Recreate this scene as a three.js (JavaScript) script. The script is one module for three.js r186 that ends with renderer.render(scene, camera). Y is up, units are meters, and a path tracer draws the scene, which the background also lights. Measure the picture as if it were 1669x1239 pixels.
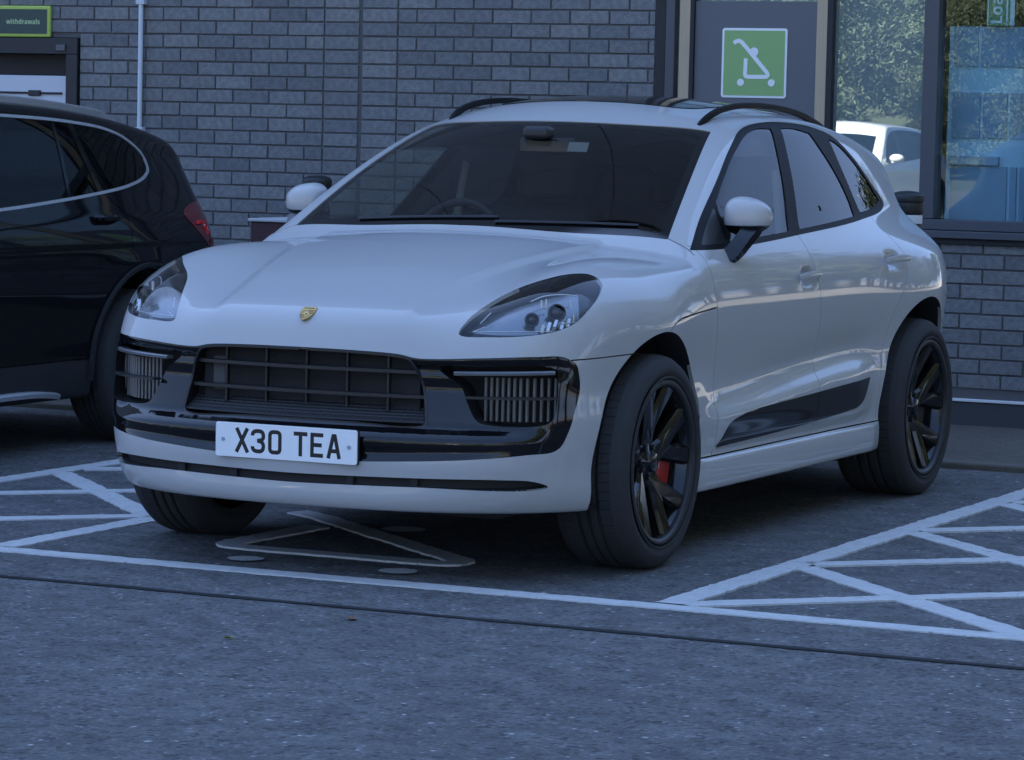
import * as THREE from 'three';
import { mergeGeometries, mergeVertices, toCreasedNormals } from 'three/addons/utils/BufferGeometryUtils.js';
import { RoundedBoxGeometry } from 'three/addons/geometries/RoundedBoxGeometry.js';
import { FontLoader } from 'three/addons/loaders/FontLoader.js';
import { TextGeometry } from 'three/addons/geometries/TextGeometry.js';
import { createNoise2D, createNoise3D } from 'simplex-noise';

// ---------------------------------------------------------------- camera
// The white car stands at the origin: x points out of its nose, y up, z to its right-hand side.
const scene = new THREE.Scene();
const camera = new THREE.PerspectiveCamera(12.696, 1024 / 760, 0.3, 900);
camera.position.set(12.0039, 1.50013, -5.30006);
camera.up.set(-0.05930861, 0.99685632, 0.05253536);
camera.lookAt(12.0039 - 0.9044231, 1.50013 - 0.07593444, -5.30006 + 0.41982474);
scene.add(camera);

// ---------------------------------------------------------------- sky (clear, blue, computed)
const SUN = new THREE.Vector3(-0.56, 0.60, 0.57).normalize();
{
  const W = 512, H = 256, d = new Float32Array(W * H * 4);
  const s = [0, 0, 0];
  for (let j = 0; j < H; j++) for (let i = 0; i < W; i++) {
    const el = ((j + 0.5) / H - 0.5) * Math.PI, az = ((i + 0.5) / W - 0.5) * 2 * Math.PI;
    const y = Math.sin(el), x = Math.cos(el) * Math.cos(az), z = Math.cos(el) * Math.sin(az);
    const h = Math.max(y, 0), m = Math.exp(-h * 7.0);                 // optical path: pale at the horizon, deep blue above
    const mu = x * SUN.x + y * SUN.y + z * SUN.z;
    const ray = 0.72 * (1 + 0.45 * mu * mu), mie = 0.035 * Math.pow(Math.max(0, (1 + mu) / 2), 14);
    s[0] = ray * (0.062 + 0.085 * m) + mie * 1.0;
    s[1] = ray * (0.106 + 0.090 * m) + mie * 0.97;
    s[2] = ray * (0.216 + 0.068 * m) + mie * 0.90;
    if (y < 0) { const k = Math.min(1, -y * 12); for (let c = 0; c < 3; c++) s[c] = s[c] * (1 - k) + [0.05, 0.05, 0.052][c] * k; }
    const o = (j * W + i) * 4; d[o] = s[0]; d[o + 1] = s[1]; d[o + 2] = s[2]; d[o + 3] = 1;
  }
  const t = new THREE.DataTexture(d, W, H, THREE.RGBAFormat, THREE.FloatType);
  t.mapping = THREE.EquirectangularReflectionMapping; t.colorSpace = THREE.LinearSRGBColorSpace;
  t.magFilter = t.minFilter = THREE.LinearFilter; t.wrapS = THREE.RepeatWrapping; t.needsUpdate = true;
  scene.background = t; scene.environment = t;
}
// ---------------------------------------------------------------- sun: low behind the shop, the bays lie in its shade
const sun = new THREE.DirectionalLight(new THREE.Color(1.0, 0.92, 0.80), 4.8);
sun.position.copy(SUN).multiplyScalar(60); sun.target.position.set(10, 0, 5);
sun.castShadow = true; sun.shadow.mapSize.set(4096, 4096); sun.shadow.radius = 1;
Object.assign(sun.shadow.camera, { left: -80, right: 80, top: 80, bottom: -80, near: 1, far: 220 });
scene.add(sun, sun.target);

const renderer = new THREE.WebGLRenderer({ antialias: true });
renderer.setSize(1024, 760);
renderer.toneMapping = THREE.LinearToneMapping;
renderer.toneMappingExposure = 9.3;
renderer.shadowMap.enabled = true; renderer.shadowMap.type = THREE.PCFSoftShadowMap;
// ================================================================ helpers
let seed = 20240611;
const rnd = () => { seed = (seed * 1664525 + 1013904223) >>> 0; return seed / 4294967296; };
const n2 = createNoise2D(rnd), n3 = createNoise3D(rnd);
const lerp = (a, b, t) => a + (b - a) * t, clamp = (x, a, b) => Math.min(b, Math.max(a, x));
const sst = (a, b, x) => { const t = clamp((x - a) / (b - a), 0, 1); return t * t * (3 - 2 * t); };
const C = (r, g, b) => new THREE.Color().setRGB(r, g, b);
const std = (o) => new THREE.MeshStandardMaterial(o);
const phy = (o) => new THREE.MeshPhysicalMaterial(o);
const taken = new Map();
function numbered(n) { const k = taken.get(n) || 0; taken.set(n, k + 1); return k ? n + '_' + String(k).padStart(3, '0') : n; }
function shadows(o) { o.traverse(c => { if (c.isMesh) { c.castShadow = true; c.receiveShadow = true; } }); return o; }
function mesh(name, geo, mat, parent) {
  const m = new THREE.Mesh(geo, mat); m.castShadow = m.receiveShadow = true;
  m.name = parent ? name : numbered(name);
  (parent || scene).add(m); return m;
}
function thing(name, label, category, group) {
  const g = new THREE.Group(); g.name = numbered(name); scene.add(g);
  g.userData = { label, category }; if (group) g.userData.group = group; return g;
}
function tag(o, label, category, group) { o.userData.label = label; o.userData.category = category; if (group) o.userData.group = group; return o; }
function struct(name, geo, mat, parent) { const m = mesh(name, geo, mat, parent); if (!parent) m.userData.kind = 'structure'; return m; }
function flat(g) { return g.index ? g.toNonIndexed() : g; }
function merge(list) { const l = list.map(g => { g = flat(g); for (const k of Object.keys(g.attributes)) if (!['position', 'normal', 'uv'].includes(k)) g.deleteAttribute(k); if (!g.attributes.uv) g.setAttribute('uv', new THREE.BufferAttribute(new Float32Array(g.attributes.position.count * 2), 2)); return g; }); return mergeGeometries(l, false); }
// box by its extents, with a small chamfer
function ext(x0, x1, y0, y1, z0, z1, r = 0) {
  const w = x1 - x0, h = y1 - y0, d = z1 - z0;
  const g = r > 0 ? new RoundedBoxGeometry(w, h, d, 2, Math.min(r, w / 2.05, h / 2.05, d / 2.05)) : new THREE.BoxGeometry(w, h, d);
  g.translate((x0 + x1) / 2, (y0 + y1) / 2, (z0 + z1) / 2); return g;
}
function bar(p, q, r, seg = 10) { // round bar from p to q
  const a = new THREE.Vector3(...p), b = new THREE.Vector3(...q), l = a.distanceTo(b);
  const g = new THREE.CylinderGeometry(r, r, l, seg); g.translate(0, l / 2, 0);
  g.applyQuaternion(new THREE.Quaternion().setFromUnitVectors(new THREE.Vector3(0, 1, 0), b.clone().sub(a).normalize())); g.translate(...p); return g;
}
function tube(pts, r, seg = 40, rad = 8, closed = false) { return new THREE.TubeGeometry(new THREE.CatmullRomCurve3(pts.map(p => new THREE.Vector3(...p)), closed, 'centripetal'), seg, r, rad, closed); }
// profile swept along a polyline of points: section is a list of [a, b] in the frame (side, up)
function sweep(pts, section, upAxis = [0, 1, 0], closeSec = true, smooth = true) {
  const curve = smooth ? new THREE.CatmullRomCurve3(pts.map(p => new THREE.Vector3(...p)), false, 'centripetal') : null;
  const N = smooth ? Math.max(24, pts.length * 5) : pts.length - 1, pos = [], idx = [], M = section.length, up = new THREE.Vector3(...upAxis);
  for (let i = 0; i <= N; i++) {
    const p = smooth ? curve.getPoint(i / N) : new THREE.Vector3(...pts[i]);
    const t = smooth ? curve.getTangent(i / N) : new THREE.Vector3(...pts[Math.min(i + 1, N)]).sub(new THREE.Vector3(...pts[Math.max(i - 1, 0)])).normalize();
    const s = new THREE.Vector3().crossVectors(t, up).normalize(), u = new THREE.Vector3().crossVectors(s, t);
    const sc = typeof section[0][2] === 'function' ? section[0][2](i / N) : 1;
    for (const [a, b] of section) { pos.push(p.x + (s.x * a + u.x * b) * sc, p.y + (s.y * a + u.y * b) * sc, p.z + (s.z * a + u.z * b) * sc); }
  }
  for (let i = 0; i < N; i++) for (let j = 0; j < (closeSec ? M : M - 1); j++) {
    const a = i * M + j, b = i * M + (j + 1) % M, c = a + M, e = b + M; idx.push(a, c, b, b, c, e);
  }
  if (closeSec) { for (let j = 1; j < M - 1; j++) { idx.push(0, j, j + 1); const o = N * M; idx.push(o, o + j + 1, o + j); } }
  let g = new THREE.BufferGeometry(); g.setAttribute('position', new THREE.Float32BufferAttribute(pos, 3)); g.setIndex(idx);
  g = toCreasedNormals(g, 0.6); return g;
}
// natural cubic spline through [x, y] points
function spl(pts) {
  const n = pts.length, x = pts.map(p => p[0]), y = pts.map(p => p[1]), m = new Float64Array(n), u = new Float64Array(n);
  for (let i = 1; i < n - 1; i++) {
    const s = (x[i] - x[i - 1]) / (x[i + 1] - x[i - 1]), p = s * m[i - 1] + 2;
    m[i] = (s - 1) / p; u[i] = (6 * ((y[i + 1] - y[i]) / (x[i + 1] - x[i]) - (y[i] - y[i - 1]) / (x[i] - x[i - 1])) / (x[i + 1] - x[i - 1]) - s * u[i - 1]) / p;
  }
  for (let i = n - 2; i >= 0; i--) m[i] = m[i] * m[i + 1] + u[i];
  const s0 = (y[1] - y[0]) / (x[1] - x[0]) - (x[1] - x[0]) * m[1] / 6, s1 = (y[n - 1] - y[n - 2]) / (x[n - 1] - x[n - 2]) + (x[n - 1] - x[n - 2]) * m[n - 2] / 6;
  return t => {
    if (t <= x[0]) return y[0] + s0 * (t - x[0]);
    if (t >= x[n - 1]) return y[n - 1] + s1 * (t - x[n - 1]);
    let k = 0; while (k < n - 2 && t > x[k + 1]) k++;
    const h = x[k + 1] - x[k], a = (x[k + 1] - t) / h, b = 1 - a;
    return a * y[k] + b * y[k + 1] + ((a * a * a - a) * m[k] + (b * b * b - b) * m[k + 1]) * h * h / 6;
  };
}
const smax = (a, b, k) => { const h = Math.max(k - Math.abs(a - b), 0) / k; return Math.max(a, b) + h * h * h * k / 6; };
const smin = (a, b, k) => -smax(-a, -b, k);
// signed distance to a closed 2-D polygon, negative inside
function polyDist(poly) {
  const n = poly.length; let x0 = 1e9, x1 = -1e9, y0 = 1e9, y1 = -1e9;
  for (const [x, y] of poly) { x0 = Math.min(x0, x); x1 = Math.max(x1, x); y0 = Math.min(y0, y); y1 = Math.max(y1, y); }
  return (px, py) => {
    const bx = Math.max(x0 - px, px - x1), by = Math.max(y0 - py, py - y1), bd = Math.max(bx, by); if (bd > 0.08) return bd;
    let d = 1e9, s = 1;
    for (let i = 0, j = n - 1; i < n; j = i++) {
      const ex = poly[j][0] - poly[i][0], ey = poly[j][1] - poly[i][1], wx = px - poly[i][0], wy = py - poly[i][1];
      const t = clamp((wx * ex + wy * ey) / (ex * ex + ey * ey), 0, 1), bxx = wx - ex * t, byy = wy - ey * t; d = Math.min(d, bxx * bxx + byy * byy);
      const c1 = py >= poly[i][1], c2 = py < poly[j][1], c3 = ex * wy > ey * wx; if ((c1 && c2 && c3) || (!c1 && !c2 && !c3)) s = -s;
    }
    return s * Math.sqrt(d);
  };
}
// closed smooth curve through points -> dense polygon; a point given as [x, y, 1] is a corner
function smoothPoly(pts, div = 8) {
  const n = pts.length, out = [];
  for (let i = 0; i < n; i++) {
    let p0 = pts[(i + n - 1) % n], p1 = pts[i], p2 = pts[(i + 1) % n], p3 = pts[(i + 2) % n];
    if (p1[2]) p0 = [2 * p1[0] - p2[0], 2 * p1[1] - p2[1]]; if (p2[2]) p3 = [2 * p2[0] - p1[0], 2 * p2[1] - p1[1]];
    const d = (a, b) => Math.max(1e-5, Math.sqrt(Math.hypot(a[0] - b[0], a[1] - b[1])));
    const t0 = 0, t1 = t0 + d(p0, p1), t2 = t1 + d(p1, p2), t3 = t2 + d(p2, p3);
    for (let k = 0; k < div; k++) {
      const t = t1 + (t2 - t1) * k / div, L = (a, b, ta, tb) => [((tb - t) * a[0] + (t - ta) * b[0]) / (tb - ta), ((tb - t) * a[1] + (t - ta) * b[1]) / (tb - ta)];
      const A1 = L(p0, p1, t0, t1), A2 = L(p1, p2, t1, t2), A3 = L(p2, p3, t2, t3), B1 = L(A1, A2, t0, t2), B2 = L(A2, A3, t1, t3); out.push(L(B1, B2, t1, t2));
    }
  }
  return out;
}
function polyline2(pts, div = 8) { // open smooth curve -> dense polyline
  const c = new THREE.CatmullRomCurve3(pts.map(p => new THREE.Vector3(p[0], p[1], 0)), false, 'centripetal');
  return c.getPoints((pts.length - 1) * div).map(v => [v.x, v.y]);
}
function lineDist(pl) { // unsigned distance to an open polyline
  let x0 = 1e9, x1 = -1e9, y0 = 1e9, y1 = -1e9; for (const [x, y] of pl) { x0 = Math.min(x0, x); x1 = Math.max(x1, x); y0 = Math.min(y0, y); y1 = Math.max(y1, y); }
  return (px, py) => {
    const bd = Math.max(x0 - px, px - x1, y0 - py, py - y1); if (bd > 0.05) return bd;
    let d = 1e9; for (let i = 1; i < pl.length; i++) {
      const ex = pl[i][0] - pl[i - 1][0], ey = pl[i][1] - pl[i - 1][1], wx = px - pl[i - 1][0], wy = py - pl[i - 1][1], t = clamp((wx * ex + wy * ey) / (ex * ex + ey * ey), 0, 1);
      d = Math.min(d, Math.hypot(wx - ex * t, wy - ey * t));
    } return d;
  };
}
// ---------------------------------------------------------------- trimmed surfaces
// A sheet is { p: [x,y,z...], n: [...], t: [indices], b: [[i,j] cut edges] }. An implicit body is meshed by surface nets
// and its points pulled onto the surface; sheets are then cut along curves into panels.
function netSheet(f, box, h) {
  const [x0, x1, y0, y1, z0, z1] = box, nx = Math.ceil((x1 - x0) / h), ny = Math.ceil((y1 - y0) / h), nz = Math.ceil((z1 - z0) / h), B = 4;
  const val = new Map(), sx = nx + 1, sy = ny + 1, key = (i, j, k) => (k * sy + j) * sx + i;
  const at = (i, j, k) => { const q = key(i, j, k); let v = val.get(q); if (v === undefined) { v = f(x0 + i * h, y0 + j * h, z0 + k * h); val.set(q, v); } return v; };
  const vid = new Map(), p = [], t = [];
  const lim = h * B * 1.6;
  const cells = [];
  for (let K = 0; K < nz; K += B) for (let J = 0; J < ny; J += B) for (let I = 0; I < nx; I += B) {
    if (Math.abs(f(x0 + (I + B / 2) * h, y0 + (J + B / 2) * h, z0 + (K + B / 2) * h)) > lim) continue;
    for (let k = K; k < Math.min(K + B, nz); k++) for (let j = J; j < Math.min(J + B, ny); j++) for (let i = I; i < Math.min(I + B, nx); i++) {
      let s = 0; const c = []; for (let m = 0; m < 8; m++) { const v = at(i + (m & 1), j + ((m >> 1) & 1), k + (m >> 2)); c.push(v); if (v < 0) s |= 1 << m; }
      if (s === 0 || s === 255) continue;
      let ax = 0, ay = 0, az = 0, cnt = 0;
      for (let e = 0; e < 12; e++) {
        const a = [0, 2, 4, 6, 0, 1, 4, 5, 0, 1, 2, 3][e], b = a + [1, 1, 1, 1, 2, 2, 2, 2, 4, 4, 4, 4][e];
        if ((c[a] < 0) === (c[b] < 0)) continue; const q = c[a] / (c[a] - c[b]);
        ax += lerp(a & 1, b & 1, q); ay += lerp((a >> 1) & 1, (b >> 1) & 1, q); az += lerp(a >> 2, b >> 2, q); cnt++;
      }
      vid.set(key(i, j, k), p.length / 3); p.push(x0 + (i + ax / cnt) * h, y0 + (j + ay / cnt) * h, z0 + (k + az / cnt) * h); cells.push(i, j, k);
    }
  }
  const quad = (a, b, c, d, fl) => { if (a === undefined || b === undefined || c === undefined || d === undefined) return; if (!fl) t.push(a, b, c, a, c, d); else t.push(a, c, b, a, d, c); };
  for (let q = 0; q < cells.length; q += 3) {
    const i = cells[q], j = cells[q + 1], k = cells[q + 2], v0 = at(i, j, k) < 0, g = (a, b, c) => vid.get(key(a, b, c));
    if (j > 0 && k > 0 && v0 !== at(i + 1, j, k) < 0) quad(g(i, j, k), g(i, j - 1, k), g(i, j - 1, k - 1), g(i, j, k - 1), !v0);
    if (i > 0 && k > 0 && v0 !== at(i, j + 1, k) < 0) quad(g(i, j, k), g(i, j, k - 1), g(i - 1, j, k - 1), g(i - 1, j, k), !v0);
    if (i > 0 && j > 0 && v0 !== at(i, j, k + 1) < 0) quad(g(i, j, k), g(i - 1, j, k), g(i - 1, j - 1, k), g(i, j - 1, k), !v0);
  }
  const n = new Float64Array(p.length), e = 0.0025;
  for (let q = 0; q < p.length; q += 3) {
    let x = p[q], y = p[q + 1], z = p[q + 2], gx, gy, gz;
    for (let it = 0; it < 4; it++) {
      const v = f(x, y, z); gx = (f(x + e, y, z) - f(x - e, y, z)) / (2 * e); gy = (f(x, y + e, z) - f(x, y - e, z)) / (2 * e); gz = (f(x, y, z + e) - f(x, y, z - e)) / (2 * e);
      const g2 = gx * gx + gy * gy + gz * gz || 1; let s = -v / g2; const st = Math.abs(s) * Math.sqrt(g2); if (st > h * 0.6) s *= h * 0.6 / st;
      if (it < 3) { x += gx * s; y += gy * s; z += gz * s; }
    }
    p[q] = x; p[q + 1] = y; p[q + 2] = z; const l = Math.hypot(gx, gy, gz) || 1; n[q] = gx / l; n[q + 1] = gy / l; n[q + 2] = gz / l;
  }
  return { p, n: Array.from(n), t, b: [] };
}
// cut a sheet where F(x, y, z, nx, ny, nz) = 0; returns [inside (F < 0), outside]
function cut(s, F) {
  const N = s.p.length / 3, v = new Float64Array(N);
  for (let i = 0; i < N; i++) { v[i] = F(s.p[3 * i], s.p[3 * i + 1], s.p[3 * i + 2], s.n[3 * i], s.n[3 * i + 1], s.n[3 * i + 2]); if (Math.abs(v[i]) < 1e-6) v[i] = 1e-6; }
  const out = [0, 1].map(() => ({ p: [], n: [], t: [], b: [], m: new Map(), em: new Map() }));
  const vert = (o, i) => { let q = o.m.get(i); if (q === undefined) { q = o.p.length / 3; o.p.push(s.p[3 * i], s.p[3 * i + 1], s.p[3 * i + 2]); o.n.push(s.n[3 * i], s.n[3 * i + 1], s.n[3 * i + 2]); o.m.set(i, q); } return q; };
  const edge = (o, i, j) => {
    if (i > j) [i, j] = [j, i]; const k = i * N + j; let q = o.em.get(k);
    if (q === undefined) {
      q = o.p.length / 3; const a = v[i] / (v[i] - v[j]); const nn = [0, 1, 2].map(c => lerp(s.n[3 * i + c], s.n[3 * j + c], a)), l = Math.hypot(...nn) || 1;
      for (let c = 0; c < 3; c++) { o.p.push(lerp(s.p[3 * i + c], s.p[3 * j + c], a)); o.n.push(nn[c] / l); } o.em.set(k, q);
    } return q;
  };
  for (let k = 0; k < s.t.length; k += 3) {
    const T = [s.t[k], s.t[k + 1], s.t[k + 2]], S = T.map(i => v[i] < 0), c = S[0] + S[1] + S[2];
    if (c === 3 || c === 0) { const o = out[c === 3 ? 0 : 1]; o.t.push(vert(o, T[0]), vert(o, T[1]), vert(o, T[2])); continue; }
    const lone = c === 1 ? S.indexOf(true) : S.indexOf(false), a = T[lone], b = T[(lone + 1) % 3], d = T[(lone + 2) % 3];
    const o1 = out[c === 1 ? 0 : 1], o2 = out[c === 1 ? 1 : 0];
    const e1 = edge(o1, a, b), e2 = edge(o1, a, d); o1.t.push(vert(o1, a), e1, e2); o1.b.push([e1, e2]);
    const f1 = edge(o2, a, b), f2 = edge(o2, a, d), vb = vert(o2, b), vd = vert(o2, d); o2.t.push(f1, vb, vd, f1, vd, f2); o2.b.push([f2, f1]);
  }
  for (const [x, y] of s.b) for (const o of out) { const i = o.m.get(x), j = o.m.get(y); if (i !== undefined && j !== undefined) o.b.push([i, j]); }
  for (const o of out) { delete o.m; delete o.em; }
  return out;
}
const outside = (s, F) => cut(s, F)[1], inside = (s, F) => cut(s, F)[0];
// remove a thin line |d| < w: splits panels
const groove = (s, D, w = 0.0022) => { for (let k = 0; k < 3; k++) s = refine(s, D); return cut(s, (...a) => D(...a) - w)[1]; };
// split the triangles that lie near D = 0 into four
function refine(s, D) {
  const N = s.p.length / 3, v = new Float64Array(N), o = { p: s.p.slice(), n: s.n.slice(), t: [], b: [] }, em = new Map();
  for (let i = 0; i < N; i++) v[i] = Math.abs(D(s.p[3 * i], s.p[3 * i + 1], s.p[3 * i + 2]));
  const len = (i, j) => Math.hypot(s.p[3 * i] - s.p[3 * j], s.p[3 * i + 1] - s.p[3 * j + 1], s.p[3 * i + 2] - s.p[3 * j + 2]);
  const mid = (i, j) => { if (i > j) [i, j] = [j, i]; const k = i * N + j; let q = em.get(k); if (q === undefined) { q = o.p.length / 3; em.set(k, q); for (let c = 0; c < 3; c++) { o.p.push((s.p[3 * i + c] + s.p[3 * j + c]) / 2); o.n.push((s.n[3 * i + c] + s.n[3 * j + c]) / 2); } } return q; };
  for (let k = 0; k < s.t.length; k += 3) {
    const a = s.t[k], b = s.t[k + 1], c = s.t[k + 2], l = Math.max(len(a, b), len(b, c), len(c, a));
    if (Math.min(v[a], v[b], v[c]) > l * 1.1) { o.t.push(a, b, c); continue; }
    const x = mid(a, b), y = mid(b, c), z = mid(c, a); o.t.push(a, x, z, x, b, y, z, y, c, x, y, z);
  }
  for (const [a, b] of s.b) { const k = Math.min(a, b) * N + Math.max(a, b), q = em.get(k); if (q === undefined) o.b.push([a, b]); else o.b.push([a, q], [q, b]); }
  return o;
}
function offset(s, d) { const p = s.p.slice(); for (let i = 0; i < p.length; i++) p[i] += s.n[i] * d; return { p, n: s.n.slice(), t: s.t.slice(), b: s.b.slice() }; }
// wall along the cut edges of a sheet, going back by vec (array) or along -normal by a number
function rim(s, depth, filter) {
  const p = [], t = [];
  for (const [a, b] of s.b) {
    if (filter && !filter(s.p[3 * a], s.p[3 * a + 1], s.p[3 * a + 2])) continue;
    const o = p.length / 3, q = [a, b].map(i => [s.p[3 * i], s.p[3 * i + 1], s.p[3 * i + 2]]);
    const d = [a, b].map(i => Array.isArray(depth) ? depth : [-s.n[3 * i] * depth, -s.n[3 * i + 1] * depth, -s.n[3 * i + 2] * depth]);
    p.push(...q[0], ...q[1], q[0][0] + d[0][0], q[0][1] + d[0][1], q[0][2] + d[0][2], q[1][0] + d[1][0], q[1][1] + d[1][1], q[1][2] + d[1][2]);
    t.push(o, o + 2, o + 1, o + 1, o + 2, o + 3);
  }
  if (!t.length) return null;
  let g = new THREE.BufferGeometry(); g.setAttribute('position', new THREE.Float32BufferAttribute(p, 3)); g.setIndex(t);
  g = mergeVertices(g, 1e-5); g.computeVertexNormals(); return g.toNonIndexed();
}
function sheetGeo(s) {
  const g = new THREE.BufferGeometry(); g.setAttribute('position', new THREE.Float32BufferAttribute(s.p, 3)); g.setAttribute('normal', new THREE.Float32BufferAttribute(s.n, 3)); g.setIndex(s.t);
  const uv = new Float32Array(s.p.length / 3 * 2); for (let i = 0; i < uv.length / 2; i++) { uv[2 * i] = s.p[3 * i]; uv[2 * i + 1] = s.p[3 * i + 1] + s.p[3 * i + 2]; } g.setAttribute('uv', new THREE.BufferAttribute(uv, 2));
  return g.toNonIndexed();
}
function mirrorZ(g) {
  g = flat(g.clone()); const f = (a) => { for (let i = 0; i < a.count; i++) a.setZ(i, -a.getZ(i)); };
  f(g.attributes.position); if (g.attributes.normal) f(g.attributes.normal);
  for (const k of Object.keys(g.attributes)) { const a = g.attributes[k], n = a.itemSize; for (let i = 0; i < a.count; i += 3) for (let c = 0; c < n; c++) { const q = a.array[(i + 1) * n + c]; a.array[(i + 1) * n + c] = a.array[(i + 2) * n + c]; a.array[(i + 2) * n + c] = q; } }
  return g;
}
// panel geometry: the sheet and a returned edge
function panel(s, depth = 0.012, filter) { const r = rim(s, depth, filter); const g = sheetGeo(s); return r ? merge([g, r]) : g; }
const M = {};
// ================================================================ ground
function noiseTex(W, H, fn, srgb = true) {
  const c = new Uint8Array(W * H * 4); for (let j = 0; j < H; j++) for (let i = 0; i < W; i++) { const v = fn(i, j), o = (j * W + i) * 4; if (Array.isArray(v)) { c[o] = v[0]; c[o + 1] = v[1]; c[o + 2] = v[2]; } else c[o] = c[o + 1] = c[o + 2] = v; c[o + 3] = 255; }
  const t = new THREE.DataTexture(c, W, H); t.wrapS = t.wrapT = THREE.RepeatWrapping; t.magFilter = t.minFilter = THREE.LinearFilter; if (srgb) t.colorSpace = THREE.SRGBColorSpace; t.needsUpdate = true; return t;
}
const hash2 = (x, y) => { let h = Math.imul(x, 374761393) + Math.imul(y, 668265263); h = Math.imul(h ^ (h >>> 13), 1274126177); return ((h ^ (h >>> 16)) >>> 0) / 4294967296; };
// asphalt: stone chips of differing tone in dark binder, tileable
function chips(W, cell, seedK) {
  const n = Math.round(W / cell), out = new Float32Array(W * W), id = new Float32Array(W * W);
  for (let j = 0; j < W; j++) for (let i = 0; i < W; i++) {
    const gx = i / cell, gy = j / cell, cx = Math.floor(gx), cy = Math.floor(gy); let d1 = 9, d2 = 9, best = 0;
    for (let a = -1; a <= 1; a++) for (let b = -1; b <= 1; b++) {
      const ux = cx + a, uy = cy + b, wx = ((ux % n) + n) % n, wy = ((uy % n) + n) % n, px = ux + hash2(wx + seedK, wy), py = uy + hash2(wx, wy + seedK * 7 + 3), d = Math.hypot(gx - px, gy - py);
      if (d < d1) { d2 = d1; d1 = d; best = hash2(wx * 3 + 1 + seedK, wy * 5 + 2); } else if (d < d2) d2 = d;
    }
    out[j * W + i] = Math.min(1, (d2 - d1) * 2.2); id[j * W + i] = best;
  }
  return [out, id];
}
const AW = 1024, [ce, ci] = chips(AW, 4.0, 11);
const asphaltMap = noiseTex(AW, AW, (i, j) => {
  const k = j * AW + i, e = ce[k], id = ci[k]; let v = 64 + 20 * (id - 0.5) + 12 * (e - 0.5); if (id > 0.995) v += 48 * e; else if (id > 0.96) v += 14 * e; else if (id < 0.06) v -= 14;
  v += 7 * n2(i / 60, j / 60); return [v, v * 1.0, v * 1.0].map(q => clamp(q + (hash2(i, j) - 0.5) * 12, 0, 255));
});
const asphaltBump = noiseTex(AW, AW, (i, j) => 90 + 150 * ce[j * AW + i] * (0.5 + 0.5 * ci[j * AW + i]), false);
asphaltMap.repeat.set(1 / 3.6, 1 / 3.6); asphaltBump.repeat.set(1 / 3.6, 1 / 3.6);
M.asphalt = std({ map: asphaltMap, color: C(2.0, 1.98, 1.95), bumpMap: asphaltBump, bumpScale: 0.0022, roughness: 0.86, vertexColors: true });
(() => { // one sheet to the horizon, with mottled wear in its colour
  const xs = [], zs = [], sp = [-400, -200, -100, -60, -30, -14]; for (const v of sp) { xs.push(v); zs.push(v); } for (let v = -8; v <= 14; v += 0.11) { xs.push(v); zs.push(v - 3); } for (const v of [20, 30, 60, 100, 200, 400]) { xs.push(v); zs.push(v); }
  const p = [], uv = [], col = [], idx = [], nx = xs.length, nz = zs.length;
  for (let j = 0; j < nz; j++) for (let i = 0; i < nx; i++) { p.push(xs[i], 0, zs[j]); uv.push(xs[i], zs[j]); const st = n2(xs[i] * 0.55 + 31, zs[j] * 0.9), st2 = n2(xs[i] * 1.7 + 3, zs[j] * 1.7 + 9); const m = 1.06 + 0.07 * n2(xs[i] * 0.7, zs[j] * 0.7) + 0.035 * n2(xs[i] * 2.1 + 7, zs[j] * 2.1) - 0.10 * sst(0.50, 0.62, st) - 0.12 * sst(0.68, 0.76, st2); col.push(m, m, m); }
  for (let j = 0; j < nz - 1; j++) for (let i = 0; i < nx - 1; i++) { const a = j * nx + i; idx.push(a, a + nx, a + 1, a + 1, a + nx, a + nx + 1); }
  const g = new THREE.BufferGeometry(); g.setAttribute('position', new THREE.Float32BufferAttribute(p, 3)); g.setAttribute('uv', new THREE.Float32BufferAttribute(uv, 2)); g.setAttribute('color', new THREE.Float32BufferAttribute(col, 3)); g.setIndex(idx); g.computeVertexNormals();
  struct('car_park', g, M.asphalt);
})();
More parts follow.
